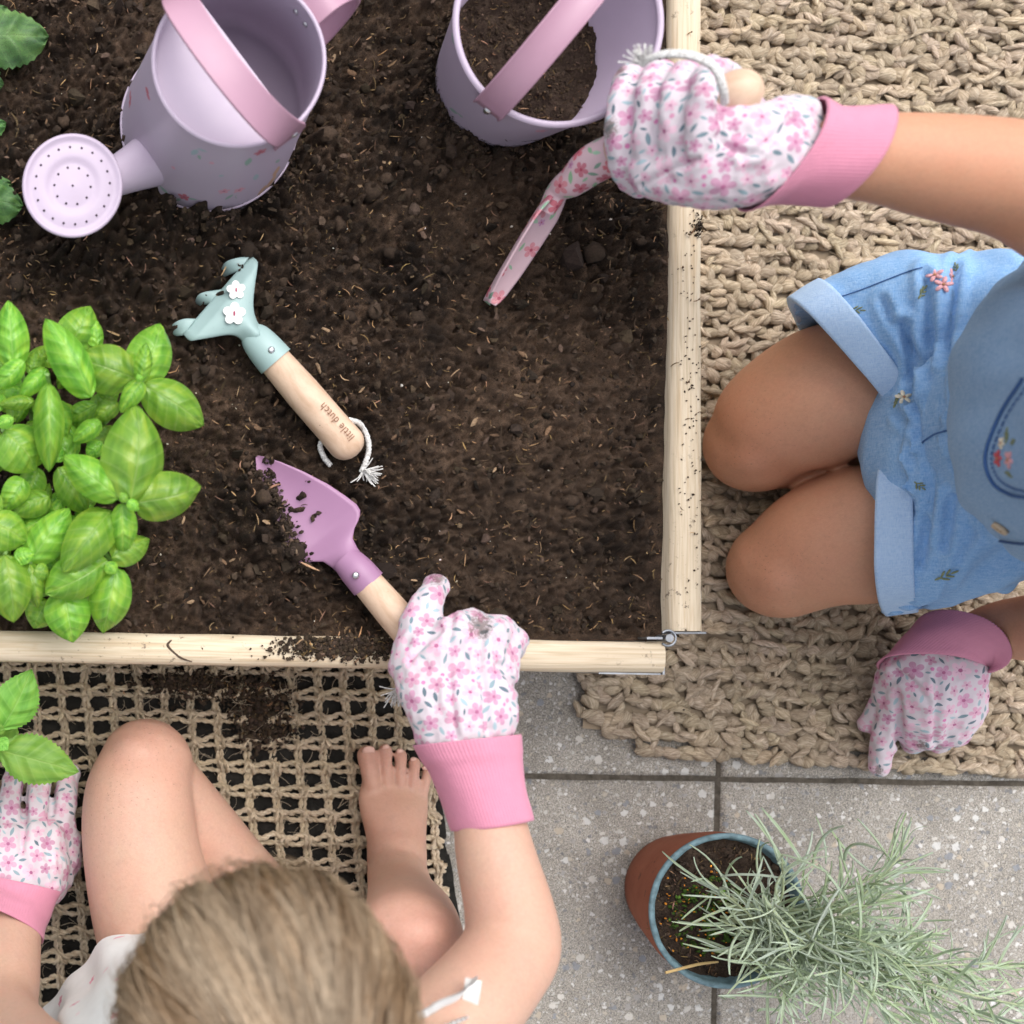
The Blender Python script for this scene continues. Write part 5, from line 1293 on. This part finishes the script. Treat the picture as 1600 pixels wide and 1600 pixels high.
# arms
limb(b, [(640, 1660, .352), (720, 1585, .330), (775, 1520, .305), (800, 1475, .292), (795, 1420, .288), (775, 1340, .280), (762, 1270, .268), (745, 1180, .262)], [.035, .0345, .0325, .032, .030, .027, .0242, .022])
limb(b, [(90, 1690, .345), (35, 1650, .28), (-2, 1590, .20), (5, 1520, .15), (16, 1455, .108), (22, 1425, .094)], [.034, .034, .032, .030, .0262, .023])
hc_ = at(408, 1636, .495)
RmT, hcT = head_shape(b, hc_ , (0, .72, -.69), (0, .69, .72), .070)
me = remesh(b, 'body', .0016, 3)
_v = mco(me); relax(me, np.exp(-(np.linalg.norm(_v - np.array(at(618, 1200, .02)), axis=1) / .036) ** 4), 22); me = decimate(me, .34)
tint_mesh(me, [(at(215, 1180, .1), .05, .55), (at(640, 1474, .26), .05, .75), (at(600, 1175, .03), .03, .75), (at(650, 1195, .03), .025, .7), (at(616, 1290, .05), .04, .4), (at(800, 1480, .32), .05, .25), (at(300, 1300, .06), .05, .25)],
          [(at(195, 1230, .1), .045, .8), (at(272, 1165, .11), .012, 1), (at(160, 1290, .1), .05, .6), (at(230, 1160, .1), .03, .5)])
body = place(me, 'body', M_skin_t, tod)
M_nail = plain('toenail', (.70, .43, .35), .3, .05)
for (x, y, z, rx, ry) in [(576, 1173, .0275, .0058, .0048), (603, 1168, .0245, .0034, .003), (625, 1174, .024, .0032, .0028), (646, 1187, .0235, .003, .0026), (664, 1200, .023, .0028, .0024)]:
    z -= .0012; b = MB(); ball(b, at(x, y, z), (rx, ry, .0016), Matrix.Rotation(.35, 3, 'X'), s=ICO2); b.build('toenail', M_nail, tod)
for k in (-1, 1):
    b = MB(); ball(b, hcT + RmT @ Vector((k * .42, 1.02, -.18)) * .070, (.0105, .0105, .0105), s=ICO2); b.build('eye', plain('eye_glaze', (.10, .09, .09), .15), tod)
# dress
RL = [(Vector((.200, -.330, .082)), Vector((.132, 0, 0)), Vector((0, .120, .078))), (Vector((.204, -.328, .115)), Vector((.132, 0, 0)), Vector((0, .116, .06))), (Vector((.20, -.318, .18)), Vector((.130, 0, 0)), Vector((0, .100, .02))),
      (Vector((.190, -.295, .26)), Vector((.122, 0, 0)), Vector((0, .082, 0))), (Vector((.184, -.28, .33)), Vector((.118, 0, 0)), Vector((0, .066, 0))), (Vector((.182, -.272, .372)), Vector((.104, 0, .0)), Vector((0, .045, 0))), (Vector((.180, -.268, .386)), Vector((.07, 0, 0)), Vector((0, .03, 0)))]
b = MB(); RL = ring_interp(RL, 90)
rings(b, RL, 200, True, True, mod=lambda th, k: 1 + (.030 * np.sin(th * 9 + k * 3) + .018 * np.sin(th * 17 - k * 5 + 1) + .012 * np.sin(th * 5 + k * 14)) * (1.1 - k) ** .7)
me = b.mesh('dress')
scatter_print(me, 91, [(1, .0048, 260, [(.72, .30, .38), (.66, .26, .33)], (.5, .1, .2), 5.0), (2, .0052, 500, [(.74, .42, .47), (.66, .30, .36)], (0, 0, 0), 3.6), (2, .003, 400, [(.75, .45, .5)], (0, 0, 0), 3.6)])
place(me, 'dress', M_dress, tod)
def ribbon(b, P, w, up, ruf=0, n=40, nv=6, frill=9):
    P = catmull([list(p) for p in P], n); T, A, Bq = frames(P); up = np.asarray(up, float); U = up[None] - T * (T @ up)[:, None]; U /= np.linalg.norm(U, axis=1)[:, None]; N_ = np.cross(T, U)
    V = []
    for j in range(nv):
        s = j / (nv - 1); V.append(P + U * w * (s - .5) + N_ * (ruf * s * np.sin(np.linspace(0, frill * 6.28, n)))[:, None])
    V = np.stack(V, 1).reshape(-1, 3); b.add(V, grid_faces(nv, n)); b.add(V + np.repeat(N_, nv, 0) * .0009, grid_faces(nv, n)[:, ::-1])
M_white = m_cloth('white_cotton', (.80, .79, .77), False)
b = MB(); ribbon(b, [at(640, 1590, .392), at(668, 1580, .388), at(700, 1562, .380), at(724, 1550, .370), at(738, 1528, .364)], .013, (.35, .75, .55), .0009, 60, frill=2.3)
ribbon(b, [at(740, 1530, .364), at(736, 1558, .362), at(730, 1588, .356), at(722, 1640, .34)], .010, (.9, .1, .4), .0008, 40, frill=1.6)
ribbon(b, [at(640, 1640, .392), at(690, 1606, .386), at(725, 1592, .368)], .008, (.3, .6, .8), .001, 30); b.build('sleeve_frill', M_white, tod)
b = MB(); 0 and ribbon(b, [at(128, 1390, .10), at(134, 1420, .128), at(160, 1412, .150), at(200, 1425, .150), at(240, 1440, .14)], .012, (0, .7, .7), .0008, 50)
# hair
gh = G('ash_brown_hair', .42, .5); hcA = gh.attr('col', 'Color'); gh.set('Base Color', hcA); gh.set('Anisotropic', .4); M_hair = gh.m
def hair(person, c, ax, crown, nst, L, r, cols, seed, lim, lift=.006):
    """strands combed away from the crown over a skull ellipsoid"""
    g = np.random.default_rng(seed); c = np.array(c); ax = np.array(ax); cr = np.array(crown) / np.linalg.norm(crown)
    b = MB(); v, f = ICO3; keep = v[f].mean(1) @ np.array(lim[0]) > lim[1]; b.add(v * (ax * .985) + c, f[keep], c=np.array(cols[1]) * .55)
    D = g.normal(0, 1, (nst * 3, 3)); D /= np.linalg.norm(D, axis=1)[:, None]; D = D[(D @ np.array(lim[0])) > lim[1]][:nst]
    K = len(D); S = 6; P = np.zeros((K, S, 3)); p = D.copy(); swirl = .25
    wv = g.normal(0, .16, (K, 1)); fly = (g.random((K, 1)) < .14) * g.uniform(.002, .013, (K, 1)); clump = np.array([noise.noise(Vector(d) * 5.0) for d in D])[:, None]
    ln = L * g.uniform(.65, 1.15, (K, 1)) / ax.mean() / (S - 1)
    for s in range(S):
        h = 1 + (lift * (1 - math.exp(-s * .9)) * (1 + .8 * clump) + g.normal(0, .0006, (K, 1)) + fly * (s / S)) / ax.mean()
        P[:, s] = p * h * ax + c
        t = p - cr; t -= p * (t * p).sum(1)[:, None]; nn = np.linalg.norm(t, axis=1)[:, None]; t = t / (nn + 1e-6); side = np.cross(p, t)
        t = t + side * (swirl * np.exp(-nn * 2) + wv + .45 * clump); t /= np.linalg.norm(t, axis=1)[:, None]
        p = p + t * ln; p /= np.linalg.norm(p, axis=1)[:, None]
    gi = g.choice(K, max(60, K // 26), replace=False); own = np.concatenate([np.argmax(D[i:i + 1500] @ D[gi].T, 1) for i in range(0, K, 1500)]); gid = gi[own]
    isf = (fly > 0)[:, :, None]; pull = (~isf) * (np.linspace(0, 1, S) ** .8 * .78)[None, :, None] * g.uniform(.6, 1.1, (K, 1, 1)); P = P * (1 - pull) + P[gid] * pull + g.normal(0, .0005, (K, S, 3)) * np.linspace(0, 1, S)[None, :, None]
    th = np.arange(3) * 2.0944; V = np.zeros((K, S, 3, 3)); T = np.gradient(P, axis=1); T /= np.linalg.norm(T, axis=2)[..., None]
    up_ = D[:, None, :]; A = np.cross(T, up_); A /= np.linalg.norm(A, axis=2)[..., None] + 1e-9; Bq = np.cross(T, A)
    rad = r * np.array([.7, 1, 1, 1, .8, .25])[None, :, None] * g.uniform(.7, 1.2, (K, 1, 1))
    for q in range(3): V[:, :, q] = P + (A * math.cos(th[q]) + Bq * math.sin(th[q])) * rad
    ff = grid_faces(3, S, True); F = (ff[None] + (np.arange(K) * S * 3)[:, None, None]).reshape(-1, 4)
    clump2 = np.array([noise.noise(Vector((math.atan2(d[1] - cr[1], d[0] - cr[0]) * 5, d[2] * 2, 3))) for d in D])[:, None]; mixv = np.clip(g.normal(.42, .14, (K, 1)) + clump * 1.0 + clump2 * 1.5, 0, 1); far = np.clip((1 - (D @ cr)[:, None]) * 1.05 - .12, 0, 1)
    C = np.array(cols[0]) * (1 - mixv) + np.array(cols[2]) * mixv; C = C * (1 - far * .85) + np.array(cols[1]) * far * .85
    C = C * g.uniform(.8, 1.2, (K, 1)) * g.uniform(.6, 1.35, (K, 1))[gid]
    b.add(V.reshape(-1, 3), F, c=np.repeat(C, S * 3, 0)); return b.build('hair', M_hair, person)
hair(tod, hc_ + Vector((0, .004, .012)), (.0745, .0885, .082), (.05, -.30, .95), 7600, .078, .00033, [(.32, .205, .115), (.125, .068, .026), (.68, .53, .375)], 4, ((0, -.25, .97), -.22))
glove(tod, [([(650, 1040, .240), (652, 1000, .240), (664, 950, .236), (681, 918, .226)], [.020, .0165, .0125, .0105]),
            ([(672, 1070, .252), (690, 1020, .255), (722, 985, .254), (742, 984, .232), (735, 1010, .205)], [.018, .016, .0145, .0135, .012]),
            ([(725, 1080, .256), (745, 1030, .258), (765, 995, .250), (782, 990, .228), (770, 1020, .205)], [.020, .0175, .0155, .0135, .012]),
            ([(765, 1080, .250), (778, 1030, .246), (797, 1000, .232), (798, 1012, .212)], [.019, .0165, .0125, .0115]),
            ([(662, 1020, .240), (668, 1070, .248), (684, 1110, .256), (694, 1146, .260)], [.022, .0235, .0225, .020]),
            ([(735, 1040, .248), (748, 1090, .254), (754, 1115, .258), (752, 1146, .260)], [.024, .025, .0245, .022]),
            ([(700, 1050, .248), (712, 1100, .258), (722, 1146, .261)], [.022, .026, .0245])],
      [], [(728, 1156, .262, (79, -8, 0), (0, .003, .029)), (736, 1180, .263, (78, -9, 0), (0, .003, .030)), (744, 1200, .264, (70, -9, 0), (0, .003, .028)), (756, 1245, .267, (64, -10, 0), (0, .003, .0285)), (769, 1289, .270, (61, -10, 0), (0, .003, .0285))], 3, grooves=[[(706, 962), (702, 1010), (704, 1080), (712, 1150)], [(756, 985), (750, 1030), (757, 1090), (762, 1140)], [(640, 1030), (668, 1000), (690, 985)], [(780, 1040), (800, 1065), (812, 1075)]], dirt=[(684, 904, 20), (750, 978, 34)])
glove(tod, [([(18 + 0, 1330, .062), (14, 1262, .060), (22, 1208, .042)], [.0135, .0108, .0098]), ([(58, 1330, .064), (58, 1262, .062), (65, 1206, .044)], [.0135, .0108, .0098]), ([(96, 1330, .058), (99, 1262, .056), (110, 1210, .038)], [.0135, .0108, .0095]), ([(-20, 1330, .058), (-28, 1265, .05), (-26, 1215, .034)], [.017, .0130, .0105]),
            ([(10, 1320, .062), (14, 1360, .070), (20, 1385, .075)], [.024, .027, .025]), ([(60, 1315, .062), (58, 1358, .070), (44, 1382, .075)], [.026, .029, .024]), ([(98, 1315, .052), (90, 1350, .058), (60, 1390, .07)], [.0175, .020, .02])],
      [], [(28, 1380, .078, (66, 14, 0), (0, .006, .028)), (24, 1402, .086, (60, 20, 0), (0, .008, .028)), (18, 1424, .098, (56, 24, 0), (0, .012, .028)), (13, 1446, .110, (56, 26, 0), (0, .014, .028))], 13, grooves=[[(38, 1215), (38, 1270), (34, 1330)], [(82, 1215), (80, 1270), (72, 1340)]], dirt=[(20, 1205, 14)])

# ------------------------------------------------------------------ older child
chd = empty('person', at(1500, 700, 0), 'tanned child in blue denim shirt and rolled shorts kneeling on the jute rug', 'person')
b = MB()
limb(b, [(1186, 690, .052), (1222, 655, .070), (1300, 612, .093), (1385, 578, .103), (1540, 590, .14)], [.0445, .054, .0585, .050, .06])
limb(b, [(1225, 886, .052), (1290, 852, .074), (1370, 832, .092), (1460, 812, .105), (1560, 760, .14)], [.0455, .055, .0585, .050, .06])
limb(b, [(1190, 695, .046), (1300, 680, .044), (1450, 660, .042), (1640, 640, .036)], [.040, .042, .04, .028])
limb(b, [(1230, 880, .046), (1330, 860, .044), (1480, 830, .042), (1660, 790, .036)], [.040, .042, .04, .028])
for kx, ky in ((1172, 705), (1208, 898)): ball(b, at(kx, ky, .062), (.026, .026, .036))
for y in (640, 790): limb(b, [(1640, y, .036), (1720, y, .03), (1790, y, .022)], [.028, .027, .018])
tube(b, [at(1590, 690, .165), at(1680, 680, .25), at(1760, 668, .36), at(1800, 662, .44)], [(.085, .06), (.075, .05), (.08, .052), (.08, .045)], 36, 8, up=(-.7, 0, .7), round_caps=True)
limb(b, [(1800, 662, .45), (1930, 655, .52)], [.036, .034])
limb(b, [(1790, 430, .43), (1800, 660, .455), (1790, 900, .43)], [.036, .04, .036])
limb(b, [(1790, 430, .43), (1740, 360, .40), (1668, 318, .372), (1600, 284, .360), (1480, 262, .350), (1370, 246, .345), (1250, 242, .345)], [.041, .040, .0375, .0365, .0335, .0285, .025])
limb(b, [(1790, 900, .43), (1790, 950, .32), (1745, 968, .20), (1640, 980, .12), (1562, 984, .086), (1506, 998, .068)], [.041, .038, .033, .030, .0245, .018])
hc2 = at(2040, 650, .575)
RmO, hcO = head_shape(b, hc2, (-.75, 0, -.66), (-.66, 0, .75), .072)
me = remesh(b, 'body', .0026, 4); relax(me, np.zeros(len(me.vertices)), 14); me = decimate(me, .45)
tint_mesh(me, [(at(1165, 700, .09), .05, .45), (at(1200, 890, .09), .05, .45), (at(1120, 720, .05), .04, .4)], [(at(1150, 690, .09), .05, .7), (at(1185, 890, .09), .05, .7)])
place(me, 'body', M_skin_a, chd)
for k in (-1, 1):
    b = MB(); ball(b, hcO + RmO @ Vector((k * .42, 1.02, -.18)) * .072, (.011, .011, .011), s=ICO2); b.build('eye', bpy.data.materials['eye_glaze'], chd)
hair(chd, hc2 + Vector((.004, 0, .012)), (.088, .079, .084), (.5, .05, .85), 1800, .07, .0007, [(.07, .04, .02), (.05, .028, .015), (.16, .10, .055)], 6, ((.45, 0, .89), -.2))
# denim
def m_denim(name, lo, hi, wear):
    g = G(name, .88, .15); o = g.obj(); f = g.noise(26, 5, .65)
    slub = g.noise(1, 3, .6, g.scale(o, (160, 1300, 160))); tw = g.noise(1, 2, .5, g.scale(o, (1500, 260, 900)))
    c = g.ramp(f, [(.25, lo), (.75, hi)]); c = g.mix(g.ramp(g.math('MULTIPLY', g.math('ADD', slub, tw), .5), [(.36, 0), (.66, .75)]), c, wear)
    g.set('Base Color', c); g.set('Normal', g.bump(g.math('ADD', slub, tw), .4, .0008)); g.set('Sheen Weight', .1); return g.m
M_denim = m_denim('light_denim', (.125, .29, .58), (.20, .395, .68), (.40, .575, .79))
M_denim2 = m_denim('denim_turnup', (.30, .45, .70), (.37, .53, .76), (.52, .66, .83))
M_chamb = m_denim('chambray', (.145, .30, .54), (.20, .37, .61), (.38, .54, .73))
M_thread = plain('navy_thread', (.045, .12, .30), .8)
def RG(x, y, z, ax, ay, bz, az=0): return (at(x, y, z), Vector((ax * mpp(z), -ay * mpp(z), az)), Vector((0, 0, bz)))
def LB(r, lx, ly=0): return (r[0], r[1], Vector((lx, ly, r[2].z)))
leg1 = [LB(RG(1332, 596, .100, 94, 106, .066), -.050, .012), LB(RG(1400, 566, .122, 84, 128, .072), -.040, .008), LB(RG(1470, 558, .148, 62, 152, .080), -.022), LB(RG(1560, 600, .170, 20, 175, .088), 0)]
leg2 = [LB(RG(1392, 830, .100, -3, 128, .066), -.056, 0), LB(RG(1466, 822, .124, 4, 122, .073), -.044), LB(RG(1540, 792, .150, 6, 126, .081), -.022), LB(RG(1610, 740, .170, 0, 140, .088), 0)]
b = MB()
for L in (leg1, leg2):
    q = ring_interp(L, 26); h = q[0]; d = np.array(q[3][0]) - np.array(q[0][0])
    pre = [(h[0] + d * k, np.array(h[1]) * s, np.array(h[2]) * s) for k, s in ((2.2, .93), (1.2, .945), (.1, .955), (0, .97))]
    rings(b, pre + q, 90, True, True, mod=lambda th, k: (np.abs(np.cos(th)) ** 2.7 + np.abs(np.sin(th)) ** 2.7) ** (-1 / 2.7))
tube(b, [at(1545, 690, .165), at(1620, 690, .185), at(1700, 690, .24)], [(.112, .085), (.118, .092), (.11, .09)], 40, 6, up=(0, 0, 1), round_caps=True)
me = remesh(b, 'shorts', .0034, 4); v = mco(me); n_ = mno(me)
def fold(p):
    px = p[0] / mpp(.16) + NX; py = NY - p[1] / mpp(.16)
    k = min(1, max(0, (px - 1290) / 150)); a = .0
    a += .0075 * k * math.sin((px * .8 + py * .34) * .062 + 1.6 * noise.noise((px * .012, py * .012, 1))) * (.4 + .6 * noise.noise((px * .008, py * .008, 4)) ** 2 * 3)
    a += .0055 * k * noise.noise((px * .028, py * .010, 2)) + .0012 * noise.noise((px * .05, py * .03, 6))
    return a
fd = np.array([fold(p) for p in v]); ppx = v[:, 0] * FPX / (CAMZ - v[:, 2]) + NX; ppy = NY - v[:, 1] * FPX / (CAMZ - v[:, 2])
for G_, dp in [([(1412, 505), (1424, 560), (1432, 620), (1446, 684)], .006), ([(1446, 430), (1452, 510), (1462, 590), (1472, 660)], .005), ([(1494, 410), (1484, 490), (1478, 570), (1478, 640)], .006), ([(1380, 470), (1405, 520), (1450, 580), (1458, 640)], .0035), ([(1458, 700), (1454, 760), (1446, 830), (1438, 880)], .005), ([(1492, 720), (1486, 790), (1478, 850)], .0045), ([(1400, 640), (1425, 665), (1450, 688)], .004), ([(1520, 830), (1500, 870), (1480, 920)], .003)]:
    Q = catmull([(x, y, 0) for x, y in G_], 40); dd = np.min(np.hypot(ppx[:, None] - Q[None, :, 0], ppy[:, None] - Q[None, :, 1]), axis=1)
    fd = fd + np.where(n_[:, 2] > 0, -dp * np.exp(-(dd / 6) ** 2) + dp * .65 * np.exp(-((dd - 15) / 8) ** 2), 0)
setco(me, v + n_ * fd[:, None]); me.update(); shorts_bvh = bvh_of(me)
shorts = place(me, 'shorts', M_denim, chd)
def turnup(L, k0, k1):
    q = ring_interp(L, 61); seg = q[k0:k1]; out = []
    for i, (c, a, z) in enumerate(seg):
        s = 1.034 + .006 * math.sin(i / (len(seg) - 1) * math.pi); out.append((c, np.array(a) * s, np.array(z) * s))
    d = np.array(q[1][0]) - np.array(q[0][0])
    lip = [(out[0][0] + d * .3, np.array(seg[0][1]) * s_, np.array(seg[0][2]) * s_) for s_ in (.96, 1.0)]
    end = [(out[-1][0], np.array(seg[-1][1]) * s_, np.array(seg[-1][2]) * s_) for s_ in (1.0, .98)]
    b = MB(); rings(b, [(q[8][0], np.array(q[8][1]) * .955, np.array(q[8][2]) * .955)] + lip + out + end, 160, False, False, mod=lambda th, k: (np.abs(np.cos(th)) ** 2.7 + np.abs(np.sin(th)) ** 2.7) ** (-1 / 2.7) + .008 * np.sin(th * 7 + k * 2) + .005 * np.sin(th * 13 - k * 3)); return b.build('turned_up_cuff', M_denim2, shorts)
turnup(leg1, 0, 12); turnup(leg2, 0, 12)
SR = [RG(1648, 690, .185, 165, 0, 0), RG(1660, 672, .225, 180, 0, 0), RG(1688, 640, .285, 203, 0, 0), RG(1760, 645, .37, 190, 0, 0), RG(1800, 655, .44, 150, 0, 0), RG(1820, 658, .475, 100, 0, 0)]
hy = [178, 210, 262, 275, 245, 150]
SR = [(c, a, Vector((0, h * mpp(c.z), 0))) for (c, a, _), h in zip(SR, hy)]
b = MB(); rings(b, ring_interp(SR, 80), 200, True, True, mod=lambda th, k: 1 + (.030 * np.sin(th * 7 + k * 4) + .020 * np.sin(th * 13 - k * 9) + .010 * np.sin(th * 23 + k * 17)) * (1 - k) ** .8)
me = b.mesh('shirt'); shirt_bvh = bvh_of(me); shirt = place(me, 'shirt', M_chamb, chd)
def drape_line(bvh, pts, r, parent, m, name, n=80, off=.0006, dash=False):
    P = catmull([(x, y, 0) for x, y in pts], n); out = []
    for x, y, _ in P:
        h, nn = drop(bvh, x, y)
        if h is not None: out.append(h + nn * off if nn.dot(Vector((0, 0, CAMZ)) - h) > 0 else h - nn * off)
    if len(out) < 4: return
    b = MB()
    if dash:
        for i in range(0, len(out) - 2, 3): tube(b, out[i:i + 3][:2] + [out[i + 2]], r, 5)
    else: tube(b, out, r, 6, caps=False)
    b.build(name, m, parent)
drape_line(shorts_bvh, [(1262, 480), (1340, 455), (1410, 428), (1440, 418)], .0005, shorts, M_thread, 'seam')
drape_line(shorts_bvh, [(1440, 692), (1462, 678), (1482, 672), (1500, 668)], .0007, shorts, M_thread, 'seam')
0 and drape_line(shorts_bvh, [(1470, 700), (1452, 690), (1440, 700), (1430, 740)], .0006, shorts, M_thread, 'seam')
0 and drape_line(shorts_bvh, [(1430, 425), (1455, 408), (1500, 395), (1530, 400), (1560, 425)], .0006, shorts, M_thread, 'pocket_seam')
drape_line(shirt_bvh, [(1600, 592), (1566, 645), (1542, 710), (1552, 752), (1580, 772), (1612, 778)], .0011, shirt, M_thread, 'pocket_seam', off=.001)
drape_line(shirt_bvh, [(1606, 604), (1575, 650), (1552, 710), (1560, 744), (1584, 762), (1612, 768)], .0006, shirt, M_thread, 'pocket_seam', dash=True, off=.001)
drape_line(shirt_bvh, [(1494, 800), (1508, 824), (1540, 840), (1585, 848), (1620, 850)], .0009, shirt, M_thread, 'hem_seam', off=.0008)
h, nn = drop(shirt_bvh, 1566, 823)
if h is not None:
    nn = nn if nn.dot(Vector((0, 0, CAMZ)) - h) > 0 else -nn
    b = MB(); r_ = 13 * mpp(h.z); lathe(b, [(.0001, .0012), (r_ * .55, .0012), (r_ * .68, .0022), (r_ * .9, .0024), (r_, .0014), (r_ * .98, -.0008), (.0001, -.001)], h + nn * .0012, 40, nn)
    bt = b.build('button', plain('horn_button', (.52, .40, .27), .45, .2, 300), shirt)
    q = Vector(nn).orthogonal().normalized(); w_ = Vector(nn).cross(q)
    for sx in (-1, 1):
        for sy in (-1, 1):
            b = MB(); ball(b, h + nn * .0025 + q * sx * r_ * .2 + w_ * sy * r_ * .2, (.0007, .0007, .0005), s=ICO2); b.build('button_hole', M_hole, bt)
def stitched(bvh, x, y, kind, size, col, parent, a0=0):
    h, nn = drop(bvh, x, y)
    if h is None: return
    nn = Vector(nn) if nn.dot(Vector((0, 0, CAMZ)) - h) > 0 else -Vector(nn); q = Vector((1, 0, 0)) - nn * nn.x; q.normalize(); w_ = nn.cross(q); b = MB(); s = size * mpp(h.z)
    Rn = Matrix((q, w_, nn)).transposed()
    if kind == 'flower':
        for k in range(5):
            a = a0 + k * 1.2566; R2 = Rn @ Matrix.Rotation(a, 3, 'Z'); ball(b, h + R2 @ Vector((s * .55, 0, .0004)), (s * .46, s * .25, .0011), R2, ICO2)
    else:
        for k, (u, w) in enumerate([(0, 0), (.6, .3), (.5, -.35), (1.1, .25), (1.0, -.25), (1.6, 0)]):
            R2 = Rn @ Matrix.Rotation(a0 + (0, .7, -.7, .6, -.6, 0)[k], 3, 'Z'); R1 = Rn @ Matrix.Rotation(a0, 3, 'Z'); ball(b, h + R1 @ Vector((s * (u - .6), s * w, .0003)), (s * .42, s * .12, .0009), R2, ICO2)
    f = b.build('embroidered_' + ('flower' if kind == 'flower' else 'leaf'), col, parent)
    if kind == 'flower':
        b = MB(); ball(b, h + nn * .001, (s * .16, s * .16, .0009), s=ICO2); b.build('flower_centre', M_eye, f)
M_ep = plain('pink_thread', (.70, .36, .38), .6, .25, 700, .5, 1500); M_er = plain('red_thread', (.50, .08, .10), .6, .25, 700, .5, 1500); M_ew = plain('cream_thread', (.76, .68, .52), .6, .2, 700, .5, 1500); M_eg = plain('olive_thread', (.20, .23, .12), .6, .25, 700, .5, 1500); M_eye = plain('ochre_thread', (.42, .20, .10), .6)
for (x, y, k, s, m, a) in [(1461, 430, 'flower', 13, M_ep, .2), (1486, 432, 'flower', 13, M_ep, .6), (1474, 445, 'flower', 14, M_ep, 0), (1440, 458, 'leaf', 12, M_eg, .9), (1494, 420, 'leaf', 9, M_eg, 1.2), (1336, 484, 'leaf', 11, M_eg, -.1), (1412, 621, 'flower', 13, M_ew, .3), (1402, 624, 'leaf', 10, M_eg, 2.2), (1436, 758, 'leaf', 11, M_eg, -1.2), (1476, 900, 'leaf', 15, M_eg, .9)]: stitched(shorts_bvh, x, y, k, s, m, shorts, a)
for (x, y, k, s, m, a) in [(1560, 716, 'flower', 14, M_er, .3), (1577, 718, 'flower', 15, M_ep, 0), (1566, 692, 'flower', 10, M_ew, .3), (1574, 678, 'leaf', 11, M_eg, 1.3), (1578, 742, 'leaf', 9, M_eg, -1.4), (1584, 690, 'leaf', 8, M_eg, .2)]: stitched(shirt_bvh, x, y, k, s, m, shirt, a)
# gloves
def zf(x): return .262 + (x - 926) / 262 * .11 + .026
fing = []
for x, y0, r_ in ((968, 104, .0093), (1010, 96, .0095), (1052, 98, .0095), (1094, 100, .0095)):
    z = zf(x); fing.append(([(x + 30, 288, z - .020), (x + 6, 250, z - .002), (x, 190, z + .006), (x + 8, 135, z), (x + 20, y0 + 16, z - .020), (x + 36, y0 + 40, z - .038)], [r_ * 1.15, r_ * 1.1, r_, r_, r_ * .95, r_ * .85]))
glove(chd, fing + [([(1030, 268, .320), (1100, 262, .340), (1170, 250, .349), (1218, 244, .347)], [.020, .0265, .0300, .0285]), ([(1040, 280, .318), (1120, 286, .332), (1190, 280, .338)], [.014, .0165, .0165]), ([(1120, 200, .350), (1170, 210, .358), (1240, 190, .350)], [.017, .0195, .0175]), ([(1222, 188, .345), (1232, 205, .35), (1222, 250, .35)], [.0155, .021, .025]),
                  ([(1180, 225, .345), (1160, 165, .322), (1132, 120, .328), (1114, 103, .350)], [.018, .0125, .0095, .0075])],
      [], [(1222, 243, .347, (46, -84, 0), (0.004, 0, .031)), (1240, 243, .347, (45, -82, 0), (.004, 0, .0315)), (1262, 243, .347, (40, -74, 0), (.003, 0, .030)), (1300, 243, .347, (36, -76, 0), (.003, 0, .030)), (1338, 244, .346, (33, -77, 0), (.003, 0, .031))], 23, grooves=[[(1160, 248), (1195, 226), (1238, 185)], [(1120, 215), (1150, 235), (1185, 240)], [(1000, 292), (1050, 262), (1090, 250)]], dirt=[(962, 105, 26), (950, 200, 30)])
glove(chd, [([(1425, 1050, .062), (1400, 1098, .050), (1382, 1150, .034), (1373, 1198, .022)], [.018, .0125, .0105, .009]), ([(1400, 1075, .045), (1372, 1115, .03), (1355, 1132, .022)], [.014, .010, .008]),
            ([(1440, 1045, .062), (1445, 1095, .058), (1438, 1140, .042), (1428, 1160, .024)], [.026, .0255, .0185, .011]), ([(1490, 1050, .062), (1490, 1100, .055), (1482, 1135, .042), (1468, 1156, .024)], [.0255, .0245, .0195, .012]), ([(1505, 1060, .052), (1508, 1105, .042), (1500, 1132, .026)], [.0145, .0145, .013]), ([(1415, 1050, .055), (1395, 1080, .045), (1400, 1110, .035)], [.02, .0165, .013])],
      [], [(1455, 1043, .064, (78, 12, 0), (0, .010, .027)), (1468, 1030, .068, (66, 24, 0), (.004, .012, .029)), (1485, 1015, .074, (50, 39, 0), (.008, .010, .032)), (1501, 1004, .080, (39, 51, 0), (.012, .006, .034))], 33, grooves=[[(1404, 1160), (1406, 1120), (1402, 1085)], [(1466, 1050), (1464, 1100), (1462, 1160)], [(1400, 1050), (1430, 1070), (1450, 1095)]], dirt=[(1373, 1205, 14), (1440, 1165, 14)])
